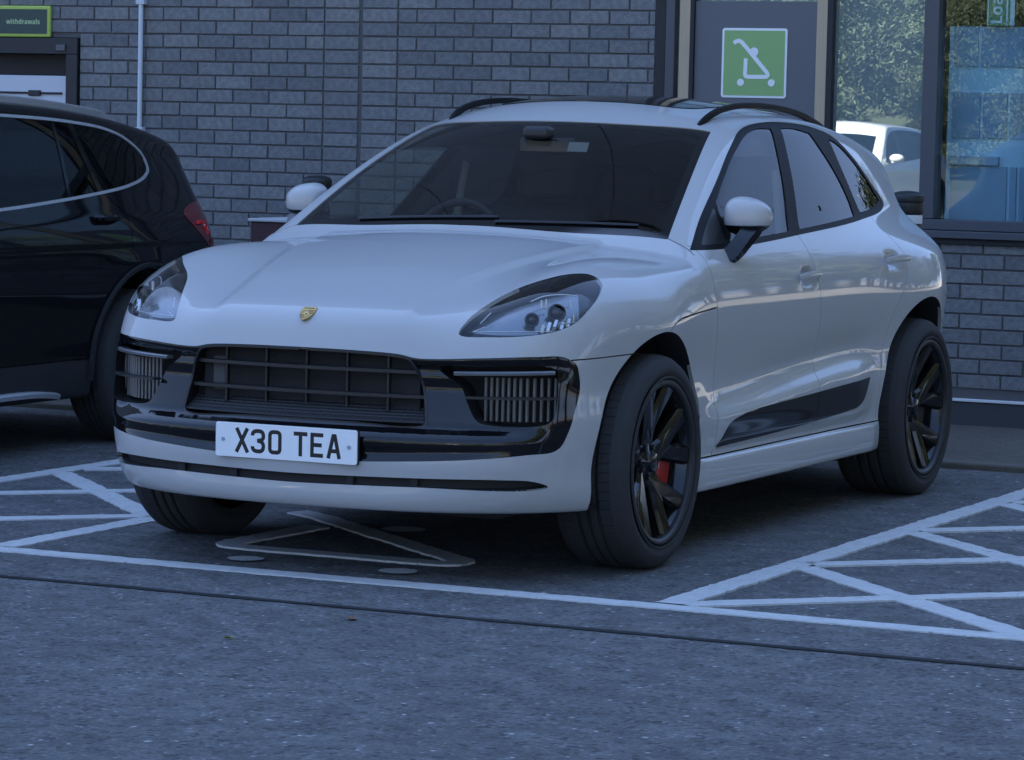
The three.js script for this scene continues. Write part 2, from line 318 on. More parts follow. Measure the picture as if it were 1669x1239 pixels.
// ---------------------------------------------------------------- painted markings: thick, worn road paint with uneven edges
const paintMap = noiseTex(512, 512, (i, j) => { const w = n2(i / 22, j / 22) * 0.5 + n2(i / 7, j / 7) * 0.35 + n2(i / 90, j / 90) * 0.5; let v = 196 + 12 * w + (hash2(i, j) - 0.5) * 14; if (w > 0.62) v -= 46 * Math.min(1, (w - 0.62) * 5); return [v, v, v * 0.985].map(q => clamp(q, 0, 255)); });
paintMap.repeat.set(1 / 1.4, 1 / 1.4);
M.roadPaint = std({ map: paintMap, color: C(1.02, 1.02, 1.02), roughness: 0.75 });
let layer = 0;
function stroke(pts, w, name, parent, closed = false, wob = 0.0055) { // ribbon on the ground; pts [x, z]
  const y = 0.0042 + 0.0006 * (layer++ % 6), P = []; const path = [];
  for (let i = 0; i + 1 < pts.length; i++) { const n = Math.max(1, Math.ceil(Math.hypot(pts[i + 1][0] - pts[i][0], pts[i + 1][1] - pts[i][1]) / 0.03)); for (let k = 0; k < n; k++) path.push([lerp(pts[i][0], pts[i + 1][0], k / n), lerp(pts[i][1], pts[i + 1][1], k / n)]); } path.push(pts[pts.length - 1]);
  const pos = [], uv = [], idx = [], N = path.length; const o = rnd() * 100;
  for (let i = 0; i < N; i++) {
    const a = path[Math.max(0, i - 1)], b = path[Math.min(N - 1, i + 1)], dx = b[0] - a[0], dz = b[1] - a[1], l = Math.hypot(dx, dz) || 1, nx = -dz / l, nz = dx / l;
    for (const s of [-1, 1]) { const ww = w / 2 + wob * n2(i * 0.35 + o, s * 9) + wob * 0.8 * n2(i * 1.3 + o, s * 5); const x = path[i][0] + nx * s * ww, z = path[i][1] + nz * s * ww; pos.push(x, y, z, x, 0, z); uv.push(x, z, x, z); }
  }
  for (let i = 0; i + 1 < N; i++) { const a = i * 4, b = a + 4; idx.push(a, a + 2, b, b, a + 2, b + 2, a + 1, a, b + 1, b + 1, a, b, a + 2, a + 3, b + 2, b + 2, a + 3, b + 3); }
  const g = new THREE.BufferGeometry(); g.setAttribute('position', new THREE.Float32BufferAttribute(pos, 3)); g.setAttribute('uv', new THREE.Float32BufferAttribute(uv, 2)); g.setIndex(idx); const f = toCreasedNormals(g, 0.5);
  const m = mesh(name, f, M.roadPaint, parent); if (!parent) m.userData.kind = 'structure'; return m;
}
function blot(x, z, r, name, parent) { const y = 0.0066, pos = [x, y, z], uv = [x, z], idx = [], N = 28; for (let k = 0; k < N; k++) { const a = k / N * Math.PI * 2, q = r * (1 + 0.07 * n2(Math.cos(a) * 2 + x, Math.sin(a) * 2 + z)); pos.push(x + q * Math.cos(a), y, z + q * Math.sin(a)); uv.push(x + q * Math.cos(a), z + q * Math.sin(a)); idx.push(0, 1 + (k + 1) % N, 1 + k); } const g = new THREE.BufferGeometry(); g.setAttribute('position', new THREE.Float32BufferAttribute(pos, 3)); g.setAttribute('uv', new THREE.Float32BufferAttribute(uv, 2)); g.setIndex(idx); g.computeVertexNormals(); const m = mesh(name, g, M.roadPaint, parent); if (!parent) m.userData.kind = 'structure'; return m; }
(() => {
  stroke([[2.245, 12], [2.245, -9]], 0.10, 'bay_front_line');
  for (const z of [1.17, 2.345, 4.85, -1.305, -2.50, -5.0]) stroke([[2.19, z], [-2.5, z]], 0.10, 'bay_side_line');
  // cross hatching between the bays, both ways at 45 degrees
  const hatch = (z0, z1, cs, sgn, name) => { for (const c of cs) { const p = []; for (const z of [z0, z1]) { let x = c + sgn * z; p.push([x, z]); } let [[xa, za], [xb, zb]] = p; const clampX = (x, z) => { if (x > 2.2) { const xx = 2.2; return [xx, (xx - c) / sgn]; } if (x < -2.45) { return [-2.45, (-2.45 - c) / sgn]; } return [x, z]; }; [xa, za] = clampX(xa, za); [xb, zb] = clampX(xb, zb); if (Math.hypot(xa - xb, za - zb) > 0.1) stroke([[xa, za], [xb, zb]], 0.10, name); } };
  hatch(1.21, 2.305, [-0.10, -1.27, -2.43, -3.6], 1, 'hatch_line'); hatch(1.21, 2.305, [3.5, 2.34, 1.17, 0.0], -1, 'hatch_line');
  hatch(-2.46, -1.345, [3.52, 2.37, 1.20, 0.03, -1.14], 1, 'hatch_line_'.slice(0, -1)); hatch(-2.46, -1.345, [-0.25, -1.43, -2.58, -3.75], -1, 'hatch_line');
  // painted pushchair
  const c = (a, b, d, n = 8) => { const o = []; for (let k = 0; k <= n; k++) { const t = k / n; o.push([(1 - t) ** 2 * a[0] + 2 * t * (1 - t) * b[0] + t * t * d[0], (1 - t) ** 2 * a[1] + 2 * t * (1 - t) * b[1] + t * t * d[1]]); } return o; };
  stroke([[1.06, 0.548], [1.60, 0.572], ...c([1.60, 0.572], [1.735, 0.578], [1.735, 0.46]), [1.735, -0.22], ...c([1.735, -0.22], [1.74, -0.375], [1.62, -0.30]), [0.86, 0.60], ...c([0.86, 0.60], [0.72, 0.755], [0.70, 0.83])], 0.098, 'painted_pushchair');
  blot(2.003, 0.318, 0.062, 'painted_wheel'); blot(1.993, -0.254, 0.066, 'painted_wheel'); blot(0.957, 0.250, 0.080, 'painted_head');
  // the tarred joint that crosses the lane
  const g = []; const p = [], idx = [], uv = []; const N = 160; for (let i = 0; i <= N; i++) { const z = lerp(9, -8, i / N), x = 2.805 + 0.006 * n2(z * 3, 4), w = 0.021 + 0.006 * n2(z * 6, 1); p.push(x - w, 0.003, z, x + w, 0.003, z); } for (let i = 0; i < N; i++) { const a = 2 * i; idx.push(a, a + 1, a + 2, a + 1, a + 3, a + 2); } const q = new THREE.BufferGeometry(); q.setAttribute('position', new THREE.Float32BufferAttribute(p, 3)); q.setIndex(idx.reverse()); q.computeVertexNormals(); struct('tarred_joint', q, std({ color: C(0.012, 0.012, 0.013), roughness: 0.95 }));
})();
// ---------------------------------------------------------------- pavement along the shop
const pavMap = noiseTex(512, 512, (i, j) => { const v = 118 + 8 * n2(i / 40, j / 40) + 10 * n2(i / 9, j / 9) + (hash2(i, j) - 0.5) * 26; return [v * 1.04, v * 0.98, v * 0.9]; }); pavMap.repeat.set(0.7, 0.7);
M.paving = std({ map: pavMap, color: C(0.47, 0.46, 0.44), roughness: 0.9 });
(() => {
  const g = ext(-4.60, -2.64, -0.1, 0.024, -30, 30), p = g.attributes.position, uv = g.attributes.uv; for (let i = 0; i < p.count; i++) uv.setXY(i, p.getX(i), p.getZ(i)); struct('pavement', g, M.paving);
  const kerb = new THREE.Group(); kerb.name = 'kerb'; kerb.userData.kind = 'structure'; scene.add(kerb);
  const ks = ext(-2.638, -2.515, -0.1, 0.030, -0.4555, 0.4555, 0.012); for (let k = -10; k < 12; k++) { const m = mesh('kerb_stone', ks, M.kerb || (M.kerb = std({ map: pavMap, color: C(0.60, 0.60, 0.60), roughness: 0.9 })), kerb); m.position.z = k * 0.914 + 0.2; }
})();

// two fallen leaves on the lane
for (const [x, z, r, c, lab] of [[3.02, -0.62, 0.4, [0.22, 0.13, 0.07], 'brown fallen leaf on the tarmac just past the dark joint'], [3.55, -0.50, 1.3, [0.45, 0.38, 0.10], 'small yellow fallen leaf lying on the tarmac']]) {
  const w = c[0] > 0.3 ? 0.55 : 1, p = [], idx = []; for (let i = 0; i <= 8; i++) { const t = i / 8, hw = 0.016 * w * Math.sin(t * Math.PI) ** 0.8, l = (t - 0.5) * 0.062 * w; p.push(l, 0.004 + 0.006 * Math.abs(t - 0.4), -hw, l, 0.002 + 0.002 * t, 0, l, 0.007 + 0.004 * t, hw); } for (let i = 0; i < 8; i++) { const a = i * 3; for (const o of [0, 1]) idx.push(a + o, a + o + 1, a + o + 3, a + o + 1, a + o + 4, a + o + 3); }
  const g = new THREE.BufferGeometry(); g.setAttribute('position', new THREE.Float32BufferAttribute(p, 3)); g.setIndex(idx); g.computeVertexNormals(); const m = mesh('fallen_leaf', g, std({ color: C(...c), roughness: 0.8, side: THREE.DoubleSide })); m.position.set(x, 0, z); m.rotation.y = r; tag(m, lab, 'leaf');
}
// ================================================================ the shop
const shop = thing('shop_building', 'grey brick shop with dark framed glazing and tall clad storeys behind the cars', 'building');
const WX = -4.46, ZE = -0.72;   // face of the wall, and where the building turns its corner
(() => {
  const brickTex = noiseTex(256, 256, (i, j) => { const v = 205 + 14 * n2(i / 30, j / 30) + 12 * n2(i / 8, j / 8) + (hash2(i, j) - 0.5) * 34; return clamp(v, 0, 255); });
  const brickBump = noiseTex(256, 256, (i, j) => clamp(150 + 40 * n2(i / 9, j / 9) + 30 * n2(i / 25, j / 25) + (hash2(i, j) - 0.5) * 50, 0, 255), false);
  brickTex.repeat.set(2.2, 2.2); brickBump.repeat.set(2.2, 2.2);
  const tones = [[0.152, 0.156, 0.166], [0.164, 0.168, 0.178], [0.140, 0.145, 0.156], [0.174, 0.177, 0.185], [0.158, 0.163, 0.170], [0.147, 0.148, 0.155], [0.163, 0.161, 0.166], [0.188, 0.189, 0.192], [0.128, 0.131, 0.140]];
  const mats = tones.map(t => std({ map: brickTex, color: C(t[0] * 1.72 + 0.012, t[1] * 1.72 + 0.012, t[2] * 1.66 + 0.012), bumpMap: brickBump, bumpScale: 0.003, roughness: 0.85 }));
  const mortar = std({ color: C(0.105, 0.102, 0.105), roughness: 0.95 });
  const geoCache = new Map();
  const geo = (l) => { const k = l.toFixed(3); if (!geoCache.has(k)) { const v = []; for (let q = 0; q < 4; q++) { const g = new RoundedBoxGeometry(0.05, 0.0655, l, 1, 0.0025); const p = g.attributes.position, uv = g.attributes.uv; for (let i = 0; i < p.count; i++) uv.setXY(i, p.getZ(i) + q * 0.37, p.getY(i) + q * 0.21); v.push(g); } geoCache.set(k, v); } return geoCache.get(k); };
  // all bricks of the facade: [z centre, y centre, length]
  const list = []; const y0 = 2.081 - 0.075 * 27;                       // course joints
  const add = (za, zb, yc) => { const l = zb - za; if (l > 0.02) list.push([(za + zb) / 2, yc, l - 0.0095]); };
  const hole = (za, zb, yc, holes) => { let segs = [[za, zb]]; for (const [a, b, c, d] of holes) if (yc > c && yc < d) segs = segs.flatMap(([p, q]) => q <= a || p >= b ? [[p, q]] : [[p, Math.min(q, a)], [Math.max(p, b), q]].filter(([m, n]) => n - m > 0.02)); for (const [p, q] of segs) add(p, q, yc); };
  const holes = [[5.07, 6.4, 0.6, 1.91]], B = 0.225;
  for (let r = 0; r < 56; r++) {
    const yb = y0 + r * 0.075, yc = yb + 0.0375; if (yb < 0.15) continue; const typeA = (r + 27) % 2 === 1 ? 1 : 0;   // half bricks beside the stacked column
    if (yc > 4.2) break;
    // left wing: from the window jamb (z 1.56) to the far end, stacked columns each side of the movement joint at z 3.29
    const run = (z, dir, end) => { let a = z; let first = typeA; while (dir > 0 ? a < end : a > end) { const l = first ? B / 2 : B; first = 0; const b = a + dir * l, q = dir > 0 ? Math.min(b, end) : Math.max(b, end); hole(Math.min(a, q), Math.max(a, q), yc, holes); a = b; } };
    add(3.298, 3.514, yc); add(3.066, 3.282, yc); run(3.514, 1, 11); run(3.066, -1, 1.565);
    // low wall below the glazing
    if (yc < 0.93) { let a = 1.565 - (typeA ? B / 2 : 0); if (typeA) add(a, 1.565, yc); while (a > ZE + 0.01) { add(Math.max(a - B, ZE), a, yc); a -= B; } } else { const a = ZE + (typeA ? B / 2 : B); add(ZE, a, yc); add(a, ZE + 0.20, yc); }
  }
  const wall = mesh('brick_wall', merge([ext(WX - 0.30, WX - 0.008, 0.0, 4.3, 1.565, 5.07), ext(WX - 0.30, WX - 0.008, 0.0, 4.3, 6.4, 11.0), ext(WX - 0.30, WX - 0.008, 0.0, 0.60, 5.07, 6.4), ext(WX - 0.30, WX - 0.008, 1.906, 4.3, 5.07, 6.4), ext(WX - 0.30, WX - 0.008, 0.0, 0.925, ZE, 1.565), ext(WX - 0.30, WX - 0.008, 0.925, 4.3, ZE, ZE + 0.20)]), mortar, shop);
  // those in view stand as single bricks, the others as one joined part
  const inView = ([z, y]) => (z > 1.5 && z < 5.75 && y > 0.93 && y < 2.2) || (z < 0.25 && z > -0.62 && y < 0.95);
  const score = b => inView(b) ? 1 : 0; const near = list.filter(inView), far = list.filter(b => !inView(b));
  near.sort((a, b) => Math.hypot(a[0] - 2.6, (a[1] - 1.7) * 1.5) - Math.hypot(b[0] - 2.6, (b[1] - 1.7) * 1.5));
  let s = 7; const r01 = () => { s = (s * 16807) % 2147483647; return s / 2147483647; };
  near.forEach(([z, y, l], i) => {
    if (i >= 300) { far.push([z, y, l]); return; }
    const g = geo(l)[Math.floor(r01() * 4)], m = mesh('brick', g, mats[Math.floor(r01() * mats.length)], wall); m.position.set(WX - 0.025 + (r01() - 0.5) * 0.003, y + (r01() - 0.5) * 0.002, z + (r01() - 0.5) * 0.002); m.rotation.y = (r01() - 0.5) * 0.006;
  });
  const by = mats.map(() => []);
  for (const [z, y, l] of far) { const k = Math.floor(r01() * mats.length), g = geo(l)[Math.floor(r01() * 4)].clone(); g.translate(WX - 0.025 + (r01() - 0.5) * 0.003, y, z); by[k].push(g); }
  by.forEach((b, k) => { if (b.length) { const m = mesh('brick_courses', merge(b), mats[k], wall); m.userData.kind = 'stuff'; } });
  // plinth, white flashing
  mesh('plinth', ext(WX - 0.02, WX + 0.015, 0.0, 0.140, ZE, 1.5, 0.004), std({ color: C(0.05, 0.05, 0.055), roughness: 0.7 }), shop);
  mesh('plinth', ext(WX - 0.02, WX + 0.015, 0.0, 0.140, 1.503, 11, 0.004), std({ color: C(0.05, 0.05, 0.055), roughness: 0.7 }), shop);
  mesh('flashing_strip', ext(WX - 0.01, WX + 0.022, 0.1425, 0.1565, ZE, 11, 0.003), std({ color: C(0.72, 0.72, 0.72), roughness: 0.5 }), shop);
  // ---- glazing
  const frame = std({ color: C(0.075, 0.078, 0.090), roughness: 0.45, metalness: 0.0 }), dark = std({ color: C(0.018, 0.018, 0.02), roughness: 0.6 }), wood = std({ color: C(0.72, 0.57, 0.38), roughness: 0.65, map: noiseTex(128, 256, (i, j) => clamp(215 + 18 * n2(i / 5, j / 70) + 12 * n2(i / 2, j / 30), 0, 255)) });
  const coat = phy({ color: C(0.72, 0.86, 0.88), roughness: 0.0, metalness: 0.22, transmission: 1, thickness: 0, ior: 2.0 });
  const top = 4.2;
  mesh('jamb', ext(WX - 0.08, WX + 0.004, 0.93, top, 1.508, 1.562, 0.003), dark, shop);
  const fr = (nm, ...e) => mesh(nm, ext(...e, 0.004), frame, shop);
  fr('window_post', WX - 0.10, WX + 0.012, 1.0525, top, 1.455, 1.505);
  fr('window_post', WX - 0.10, WX + 0.012, 1.0525, top, 0.028, 0.106);
  for (const z of [ZE + 0.241]) fr('window_post', WX - 0.10, WX + 0.012, 1.0525, top, z - 0.039, z + 0.039);
  fr('window_rail', WX - 0.10, WX + 0.014, 0.998, 1.050, ZE + 0.202, 1.507); fr('window_rail', WX - 0.10, WX + 0.014, 2.62, 2.68, ZE + 0.281, 1.454);
  fr('window_sill', WX - 0.10, WX + 0.045, 0.958, 0.9955, ZE + 0.202, 1.564); mesh('sill_drip', ext(WX - 0.05, WX + 0.02, 0.9285, 0.9565, ZE + 0.202, 1.56, 0.003), dark, shop);
  mesh('timber_post', ext(WX - 0.09, WX + 0.002, 1.0525, top, 1.372, 1.432, 0.003), wood, shop); mesh('timber_post', ext(WX - 0.09, WX + 0.002, 1.0525, top, 0.622, 0.680, 0.003), wood, shop);
  mesh('post_edge', ext(WX - 0.09, WX + 0.006, 1.0525, top, 1.350, 1.3715), dark, shop); mesh('post_edge', ext(WX - 0.09, WX + 0.006, 1.0525, 2.6, 0.592, 0.6215), dark, shop);
  mesh('infill_board', ext(WX - 0.06, WX - 0.012, 1.0525, 2.134, 0.6805, 1.3495, 0.002), std({ color: C(0.135, 0.135, 0.150), roughness: 0.6 }), shop);
  const plain = phy({ color: C(0.80, 0.90, 0.92), roughness: 0.0, transmission: 1, thickness: 0, ior: 1.55 });
  const pane = (z0, z1, y0, y1) => mesh('window_pane', ext(WX - 0.045, WX - 0.042, y0, y1, z0, z1), z1 < 0.1 ? plain : coat, shop);
  pane(1.4325, 1.4545, 1.0525, 2.62); pane(0.682, 1.348, 2.136, 2.62); pane(0.1065, 0.5915, 1.0525, 2.62); pane(ZE + 0.281, 0.0275, 1.0525, 2.62); pane(0.107, 1.454, 2.682, top); pane(ZE + 0.281, 0.0275, 2.682, top);
  // ---- room behind the glass
  const room = std({ color: C(0.45, 0.48, 0.50), roughness: 0.9 });
  mesh('shop_floor', ext(-12, WX - 0.3, 0.0, 0.03, ZE + 0.3, 1.5), room, shop); mesh('shop_back_wall', ext(-12.2, -12, 0, 4.3, ZE, 11), room, shop); mesh('shop_side_wall', ext(-12, WX - 0.31, 0.0, 4.3, 1.57, 1.7), room, shop); mesh('shop_ceiling', ext(-12, WX - 0.11, 4.22, 4.3, ZE, 11), room, shop);
  // ---- tall clad storeys above: they keep the sun off the bays
  const fas = std({ color: C(0.17, 0.175, 0.185), roughness: 0.6 }), joint = std({ color: C(0.03, 0.03, 0.032), roughness: 0.8 });
  mesh('upper_wall', ext(WX - 0.5, WX - 0.012, 4.302, 11.8, ZE, 34), joint, shop);
  for (let r = 0; r < 5; r++) for (let k = 0; k < 12; k++) mesh('cladding_panel', ext(WX - 0.011, WX + 0.02, 4.31 + r * 1.49, 4.31 + r * 1.49 + 1.475, ZE + k * 2.99, ZE + k * 2.99 + 2.975, 0.004), fas, shop);
  mesh('roof_slab', ext(-24, WX + 0.08, 11.81, 12.0, ZE - 0.05, 34), fas, shop); mesh('end_wall', ext(-24, WX - 0.51, 0, 11.8, 33.7, 34), fas, shop); mesh('side_wall', ext(-24, WX - 0.31, 0, 11.8, ZE, ZE + 0.28), fas, shop); mesh('rear_wall', ext(-24.3, -24, 0, 11.8, ZE, 34), fas, shop);
  mesh('outer_wall', ext(WX - 0.4, WX, 0.0, 4.30, 11.305, 34), fas, shop);
  mesh('end_wall', ext(-12, WX - 0.31, 0, 4.3, 11, 11.3), fas, shop);
})();
// ---------------------------------------------------------------- green pushchair sign
(() => {
  const s = thing('pushchair_sign', 'green square sign with a white pushchair symbol on the grey board', 'sign');
  const Y = 1.8185, Z = 1.018, h = 0.178; s.position.set(WX - 0.012, Y, Z);
  const rr = (a, r) => { const q = new THREE.Shape(); q.moveTo(-a + r, -a); q.lineTo(a - r, -a); q.absarc(a - r, -a + r, r, -Math.PI / 2, 0); q.lineTo(a, a - r); q.absarc(a - r, a - r, r, 0, Math.PI / 2); q.lineTo(-a + r, a); q.absarc(-a + r, a - r, r, Math.PI / 2, Math.PI); q.lineTo(-a, -a + r); q.absarc(-a + r, -a + r, r, Math.PI, Math.PI * 1.5); return q; };
  const ex = (sh, d, x) => { const g = new THREE.ExtrudeGeometry(sh, { depth: d, bevelEnabled: false, curveSegments: 8 }); g.rotateY(Math.PI / 2); g.translate(x, 0, 0); return g; };
  const white = std({ color: C(0.86, 0.87, 0.88), roughness: 0.5 }), green = std({ color: C(0.27, 0.46, 0.17), roughness: 0.5 });
  mesh('border_plate', ex(rr(h, 0.014), 0.004, 0), white, s); mesh('green_field', ex(rr(h - 0.012, 0.003), 0.003, 0.003), green, s);
  // symbol: u to the right as seen, v up (u runs towards -z)
  const U = (a, b) => [-(a - 965) / 550 * 0.332, -(b - 560) / 570 * 0.332];   // picture units of the sign's own square
  const line = (pts, w) => { const c = new THREE.CatmullRomCurve3(pts.map(([a, b]) => { const [z, y] = U(a, b); return new THREE.Vector3(z, y, 0); }), false, 'catmullrom', 0.05), L = [], R = [], n = 60; for (let i = 0; i <= n; i++) { const p = c.getPoint(i / n), t = c.getTangent(i / n); L.push(new THREE.Vector2(p.x - t.y * w / 2, p.y + t.x * w / 2)); R.push(new THREE.Vector2(p.x + t.y * w / 2, p.y - t.x * w / 2)); } return new THREE.Shape([...L, ...R.reverse()]); };
  const flipZ = g => { g = flat(g); return g; };
  const exz = (sh, x) => { const g = new THREE.ExtrudeGeometry(sh, { depth: 0.0022, bevelEnabled: false, curveSegments: 14 }); g.rotateY(-Math.PI / 2); g.translate(x + 0.0022, 0, 0); return g; };
  let lift = 0; const put = (nm, sh) => mesh(nm, exz(sh, 0.0062 + 0.0005 * lift++), white, s);
  put('frame_line', line([[778, 388], [800, 372], [828, 366], [850, 378], [900, 432], [1000, 545], [1085, 642], [1096, 664], [1080, 680], [1000, 681], [915, 681], [892, 676], [888, 655], [890, 580], [891, 520]], 0.0205));
  const disc = (a, b, r) => { const [z, y] = U(a, b), q = new THREE.Shape(); q.absarc(z, y, r / 550 * 0.332, 0, Math.PI * 2); return q; };
  put('head', disc(965, 462, 38)); put('wheel', disc(850, 732, 31)); put('wheel', disc(1130, 732, 31));
})();
// ---------------------------------------------------------------- cash machine with its sign, conduit
const font = await new FontLoader().loadAsync('fonts/droid/droid_sans_bold.typeface.json');
(() => {
  const dark = std({ color: C(0.020, 0.020, 0.023), roughness: 0.5 }), d2 = std({ color: C(0.012, 0.012, 0.014), roughness: 0.6 });
  const a = thing('cash_machine', 'black framed cash machine set into the brick wall with a white panel', 'cash machine');
  mesh('surround', ext(WX - 0.06, WX + 0.018, 1.812, 1.902, 5.075, 6.39, 0.004), dark, a); mesh('surround', ext(WX - 0.06, WX + 0.018, 0.62, 1.8115, 5.075, 5.150, 0.004), dark, a);
  mesh('recess', ext(WX - 0.20, WX - 0.12, 0.62, 1.811, 5.1505, 6.38), d2, a);
  mesh('white_panel', ext(WX - 0.12, WX - 0.03, 1.02, 1.690, 5.152, 6.36, 0.006), std({ color: C(0.60, 0.62, 0.66), roughness: 0.5 }), a);
  mesh('counter_slot', ext(WX - 0.031, WX - 0.022, 1.585, 1.597, 5.20, 5.9), d2, a); mesh('card_reader', ext(WX - 0.032, WX - 0.012, 1.575, 1.607, 5.34, 5.42, 0.006), dark, a);
  mesh('spot_lamp', ext(WX + 0.0185, WX + 0.030, 1.83, 1.865, 5.15, 5.21, 0.004), std({ color: C(0.10, 0.10, 0.11), roughness: 0.4 }), a);
  const s = thing('withdrawals_sign', 'dark green sign edged in lime reading withdrawals above the cash machine', 'sign');
  const lime = std({ color: C(0.42, 0.55, 0.10), roughness: 0.5 });
  mesh('sign_board', ext(WX + 0.002, WX + 0.026, 1.9045, 2.082, 5.252, 6.35, 0.010), lime, s); mesh('sign_face', ext(WX + 0.0265, WX + 0.029, 1.924, 2.062, 5.272, 6.33), std({ color: C(0.030, 0.060, 0.050), roughness: 0.45 }), s);
  const t = new TextGeometry('withdrawals', { font, size: 0.028, depth: 0.0015, curveSegments: 4 }); t.computeBoundingBox(); const w = t.boundingBox.max.x; t.scale(0.224 / w, 1, 1); t.rotateY(Math.PI / 2); t.translate(WX + 0.0292, 1.978, 5.318 + 0.224); mesh('lettering', t, std({ color: C(0.45, 0.58, 0.30), roughness: 0.5 }), s);
  const c = thing('wall_conduit', 'thin white cable conduit running down the brick wall', 'conduit');
  mesh('conduit_pipe', bar([WX + 0.020, 0.16, 4.660], [WX + 0.020, 4.3, 4.660], 0.0135, 14), std({ color: C(0.62, 0.66, 0.70), roughness: 0.5 }), c);
  for (const y of [0.7, 1.4, 2.105, 2.8]) mesh('conduit_clip', ext(WX - 0.004, WX + 0.036, y - 0.012, y + 0.012, 4.632, 4.688, 0.004), std({ color: C(0.55, 0.58, 0.62), roughness: 0.5 }), c);
})();
// ---------------------------------------------------------------- things behind the glass and by the wall
(() => {
  const d = thing('display_unit', 'blue-grey backs of shelving units standing inside the right-hand window', 'shelving');
  const X = WX - 0.15, A = std({ color: C(0.36, 0.42, 0.50), roughness: 0.7 }), B = std({ color: C(0.62, 0.74, 0.80), roughness: 0.7 }), R = std({ color: C(0.24, 0.28, 0.31), roughness: 0.5 });
  mesh('back_board', ext(X - 0.04, X, 1.0, 2.02, -0.43, 0.02), B, d);
  for (const [y0, y1, zs] of [[1.82, 2.02, [-0.43, -0.14, 0.0]], [1.46, 1.69, [-0.43, -0.30, -0.16, 0.0]], [1.00, 1.32, [-0.43, -0.36, -0.31, 0.0]]]) for (let k = 0; k + 1 < zs.length; k++) mesh('panel', ext(X, X + 0.012, y0, y1, zs[k] + 0.008, zs[k + 1] - 0.008, 0.002), A, d);
  mesh('shelf_edge', ext(X + 0.001, X + 0.03, 1.325, 1.37, -0.26, 0.0, 0.004), A, d);
  const s = thing('hanging_banner', 'narrow green banner with white upright lettering inside the window', 'banner');
  mesh('banner_sheet', ext(X + 0.04, X + 0.043, 2.025, 2.9, -0.30, -0.185), std({ color: C(0.10, 0.26, 0.12), roughness: 0.6 }), s);
  const wm = std({ color: C(0.75, 0.76, 0.76), roughness: 0.6 });
  mesh('banner_edge', ext(X + 0.0431, X + 0.0445, 2.025, 2.9, -0.190, -0.184), wm, s); mesh('banner_edge', ext(X + 0.0431, X + 0.0445, 2.025, 2.9, -0.290, -0.282), wm, s); mesh('banner_edge', ext(X + 0.0431, X + 0.0445, 2.025, 2.9, -0.325, -0.302), wm, s);
  const t = new TextGeometry('Loa', { font, size: 0.062, depth: 0.001, curveSegments: 6 }); t.rotateZ(Math.PI / 2); t.rotateY(Math.PI / 2); t.translate(X + 0.0435, 2.028, -0.262); mesh('lettering', t, wm, s);
  for (const [x, z, h, lab] of [[-2.95, 2.73, 1.205, 'black bollard with a domed head standing by the far door mirror'], [-2.95, -0.335, 1.218, 'black bollard with a white band standing behind the rear of the white car']]) {
    const b = thing('bollard', lab, 'bollard', 'bollards along the kerb'); b.position.set(x, 0.024, z);
    const H = h - 0.024, L2 = (p) => lathe(p, 36, false);
    mesh('bollard_post', L2([[0.066, 0], [0.066, H - 0.150]]), dk(), b); mesh('reflective_band', L2([[0.0662, H - 0.150], [0.069, H - 0.148], [0.069, H - 0.112], [0.0662, H - 0.110]]), std({ color: C(0.72, 0.74, 0.78), roughness: 0.4 }), b);
    mesh('bollard_head', L2([[0.066, H - 0.110], [0.066, H - 0.104], [0.074, H - 0.098], [0.074, H - 0.062], [0.070, H - 0.058], [0.070, H - 0.052], [0.075, H - 0.048], [0.075, H - 0.026], [0.066, H - 0.012], [0.04, H - 0.003], [0.001, H]]), dk(), b);
    mesh('bollard_base', L2([[0.10, 0], [0.10, 0.012], [0.068, 0.02]]), dk(), b);
  }
  const p = thing('red_cabinet', 'dull red-brown cabinet with a pale lid beside the far door mirror', 'cabinet'); p.position.set(-3.55, 0.024, 3.16);
  mesh('cabinet_body', ext(-0.2, 0.2, 0, 0.925, -0.26, 0.17, 0.008), std({ color: C(0.075, 0.032, 0.034), roughness: 0.7 }), p); mesh('cabinet_lid', ext(-0.21, 0.21, 0.926, 0.942, -0.27, 0.18, 0.004), std({ color: C(0.55, 0.55, 0.54), roughness: 0.6 }), p); mesh('cabinet_door', ext(0.2005, 0.206, 0.08, 0.86, -0.22, 0.13, 0.003), std({ color: C(0.07, 0.03, 0.032), roughness: 0.7 }), p);
})();
function dk() { return M.bol || (M.bol = std({ color: C(0.016, 0.017, 0.018), roughness: 0.45 })); }
// ================================================================ the white car: body surface
const V = {};
V.Hc = spl([[0.5, 1.150], [0.9, 1.122], [1.2, 1.088], [1.5, 1.044], [1.8, 0.984], [2.0, 0.928], [2.12, 0.890], [2.2, 0.858], [2.3, 0.80]]);
V.P = spl([[0.1, 0.80], [0.2, 0.885], [0.25, 0.897], [0.30, 0.898], [0.36, 0.893], [0.45, 0.900], [0.54, 0.904], [0.62, 0.898], [0.72, 0.905], [0.82, 0.914], [0.90, 0.914], [0.98, 0.902], [1.05, 0.874], [1.10, 0.847], [1.2, 0.798], [1.3, 0.750], [1.4, 0.699], [1.5, 0.645], [1.6, 0.59]]);
V.planLow = spl([[-2.45, -0.24], [-2.2, -0.13], [-1.9, -0.055], [-1.5, -0.008], [-1.0, 0.0], [0, 0.002], [0.8, 0.0], [1.3, -0.002], [1.6, -0.006], [1.9, -0.030], [2.15, -0.080], [2.4, -0.15]]);
V.planUp = spl([[-2.4, -0.24], [-1.9, -0.145], [-1.5, -0.085], [-1.1, -0.045], [-0.6, -0.012], [0, 0.0], [0.5, -0.004], [1.0, -0.03], [1.4, -0.07]]);
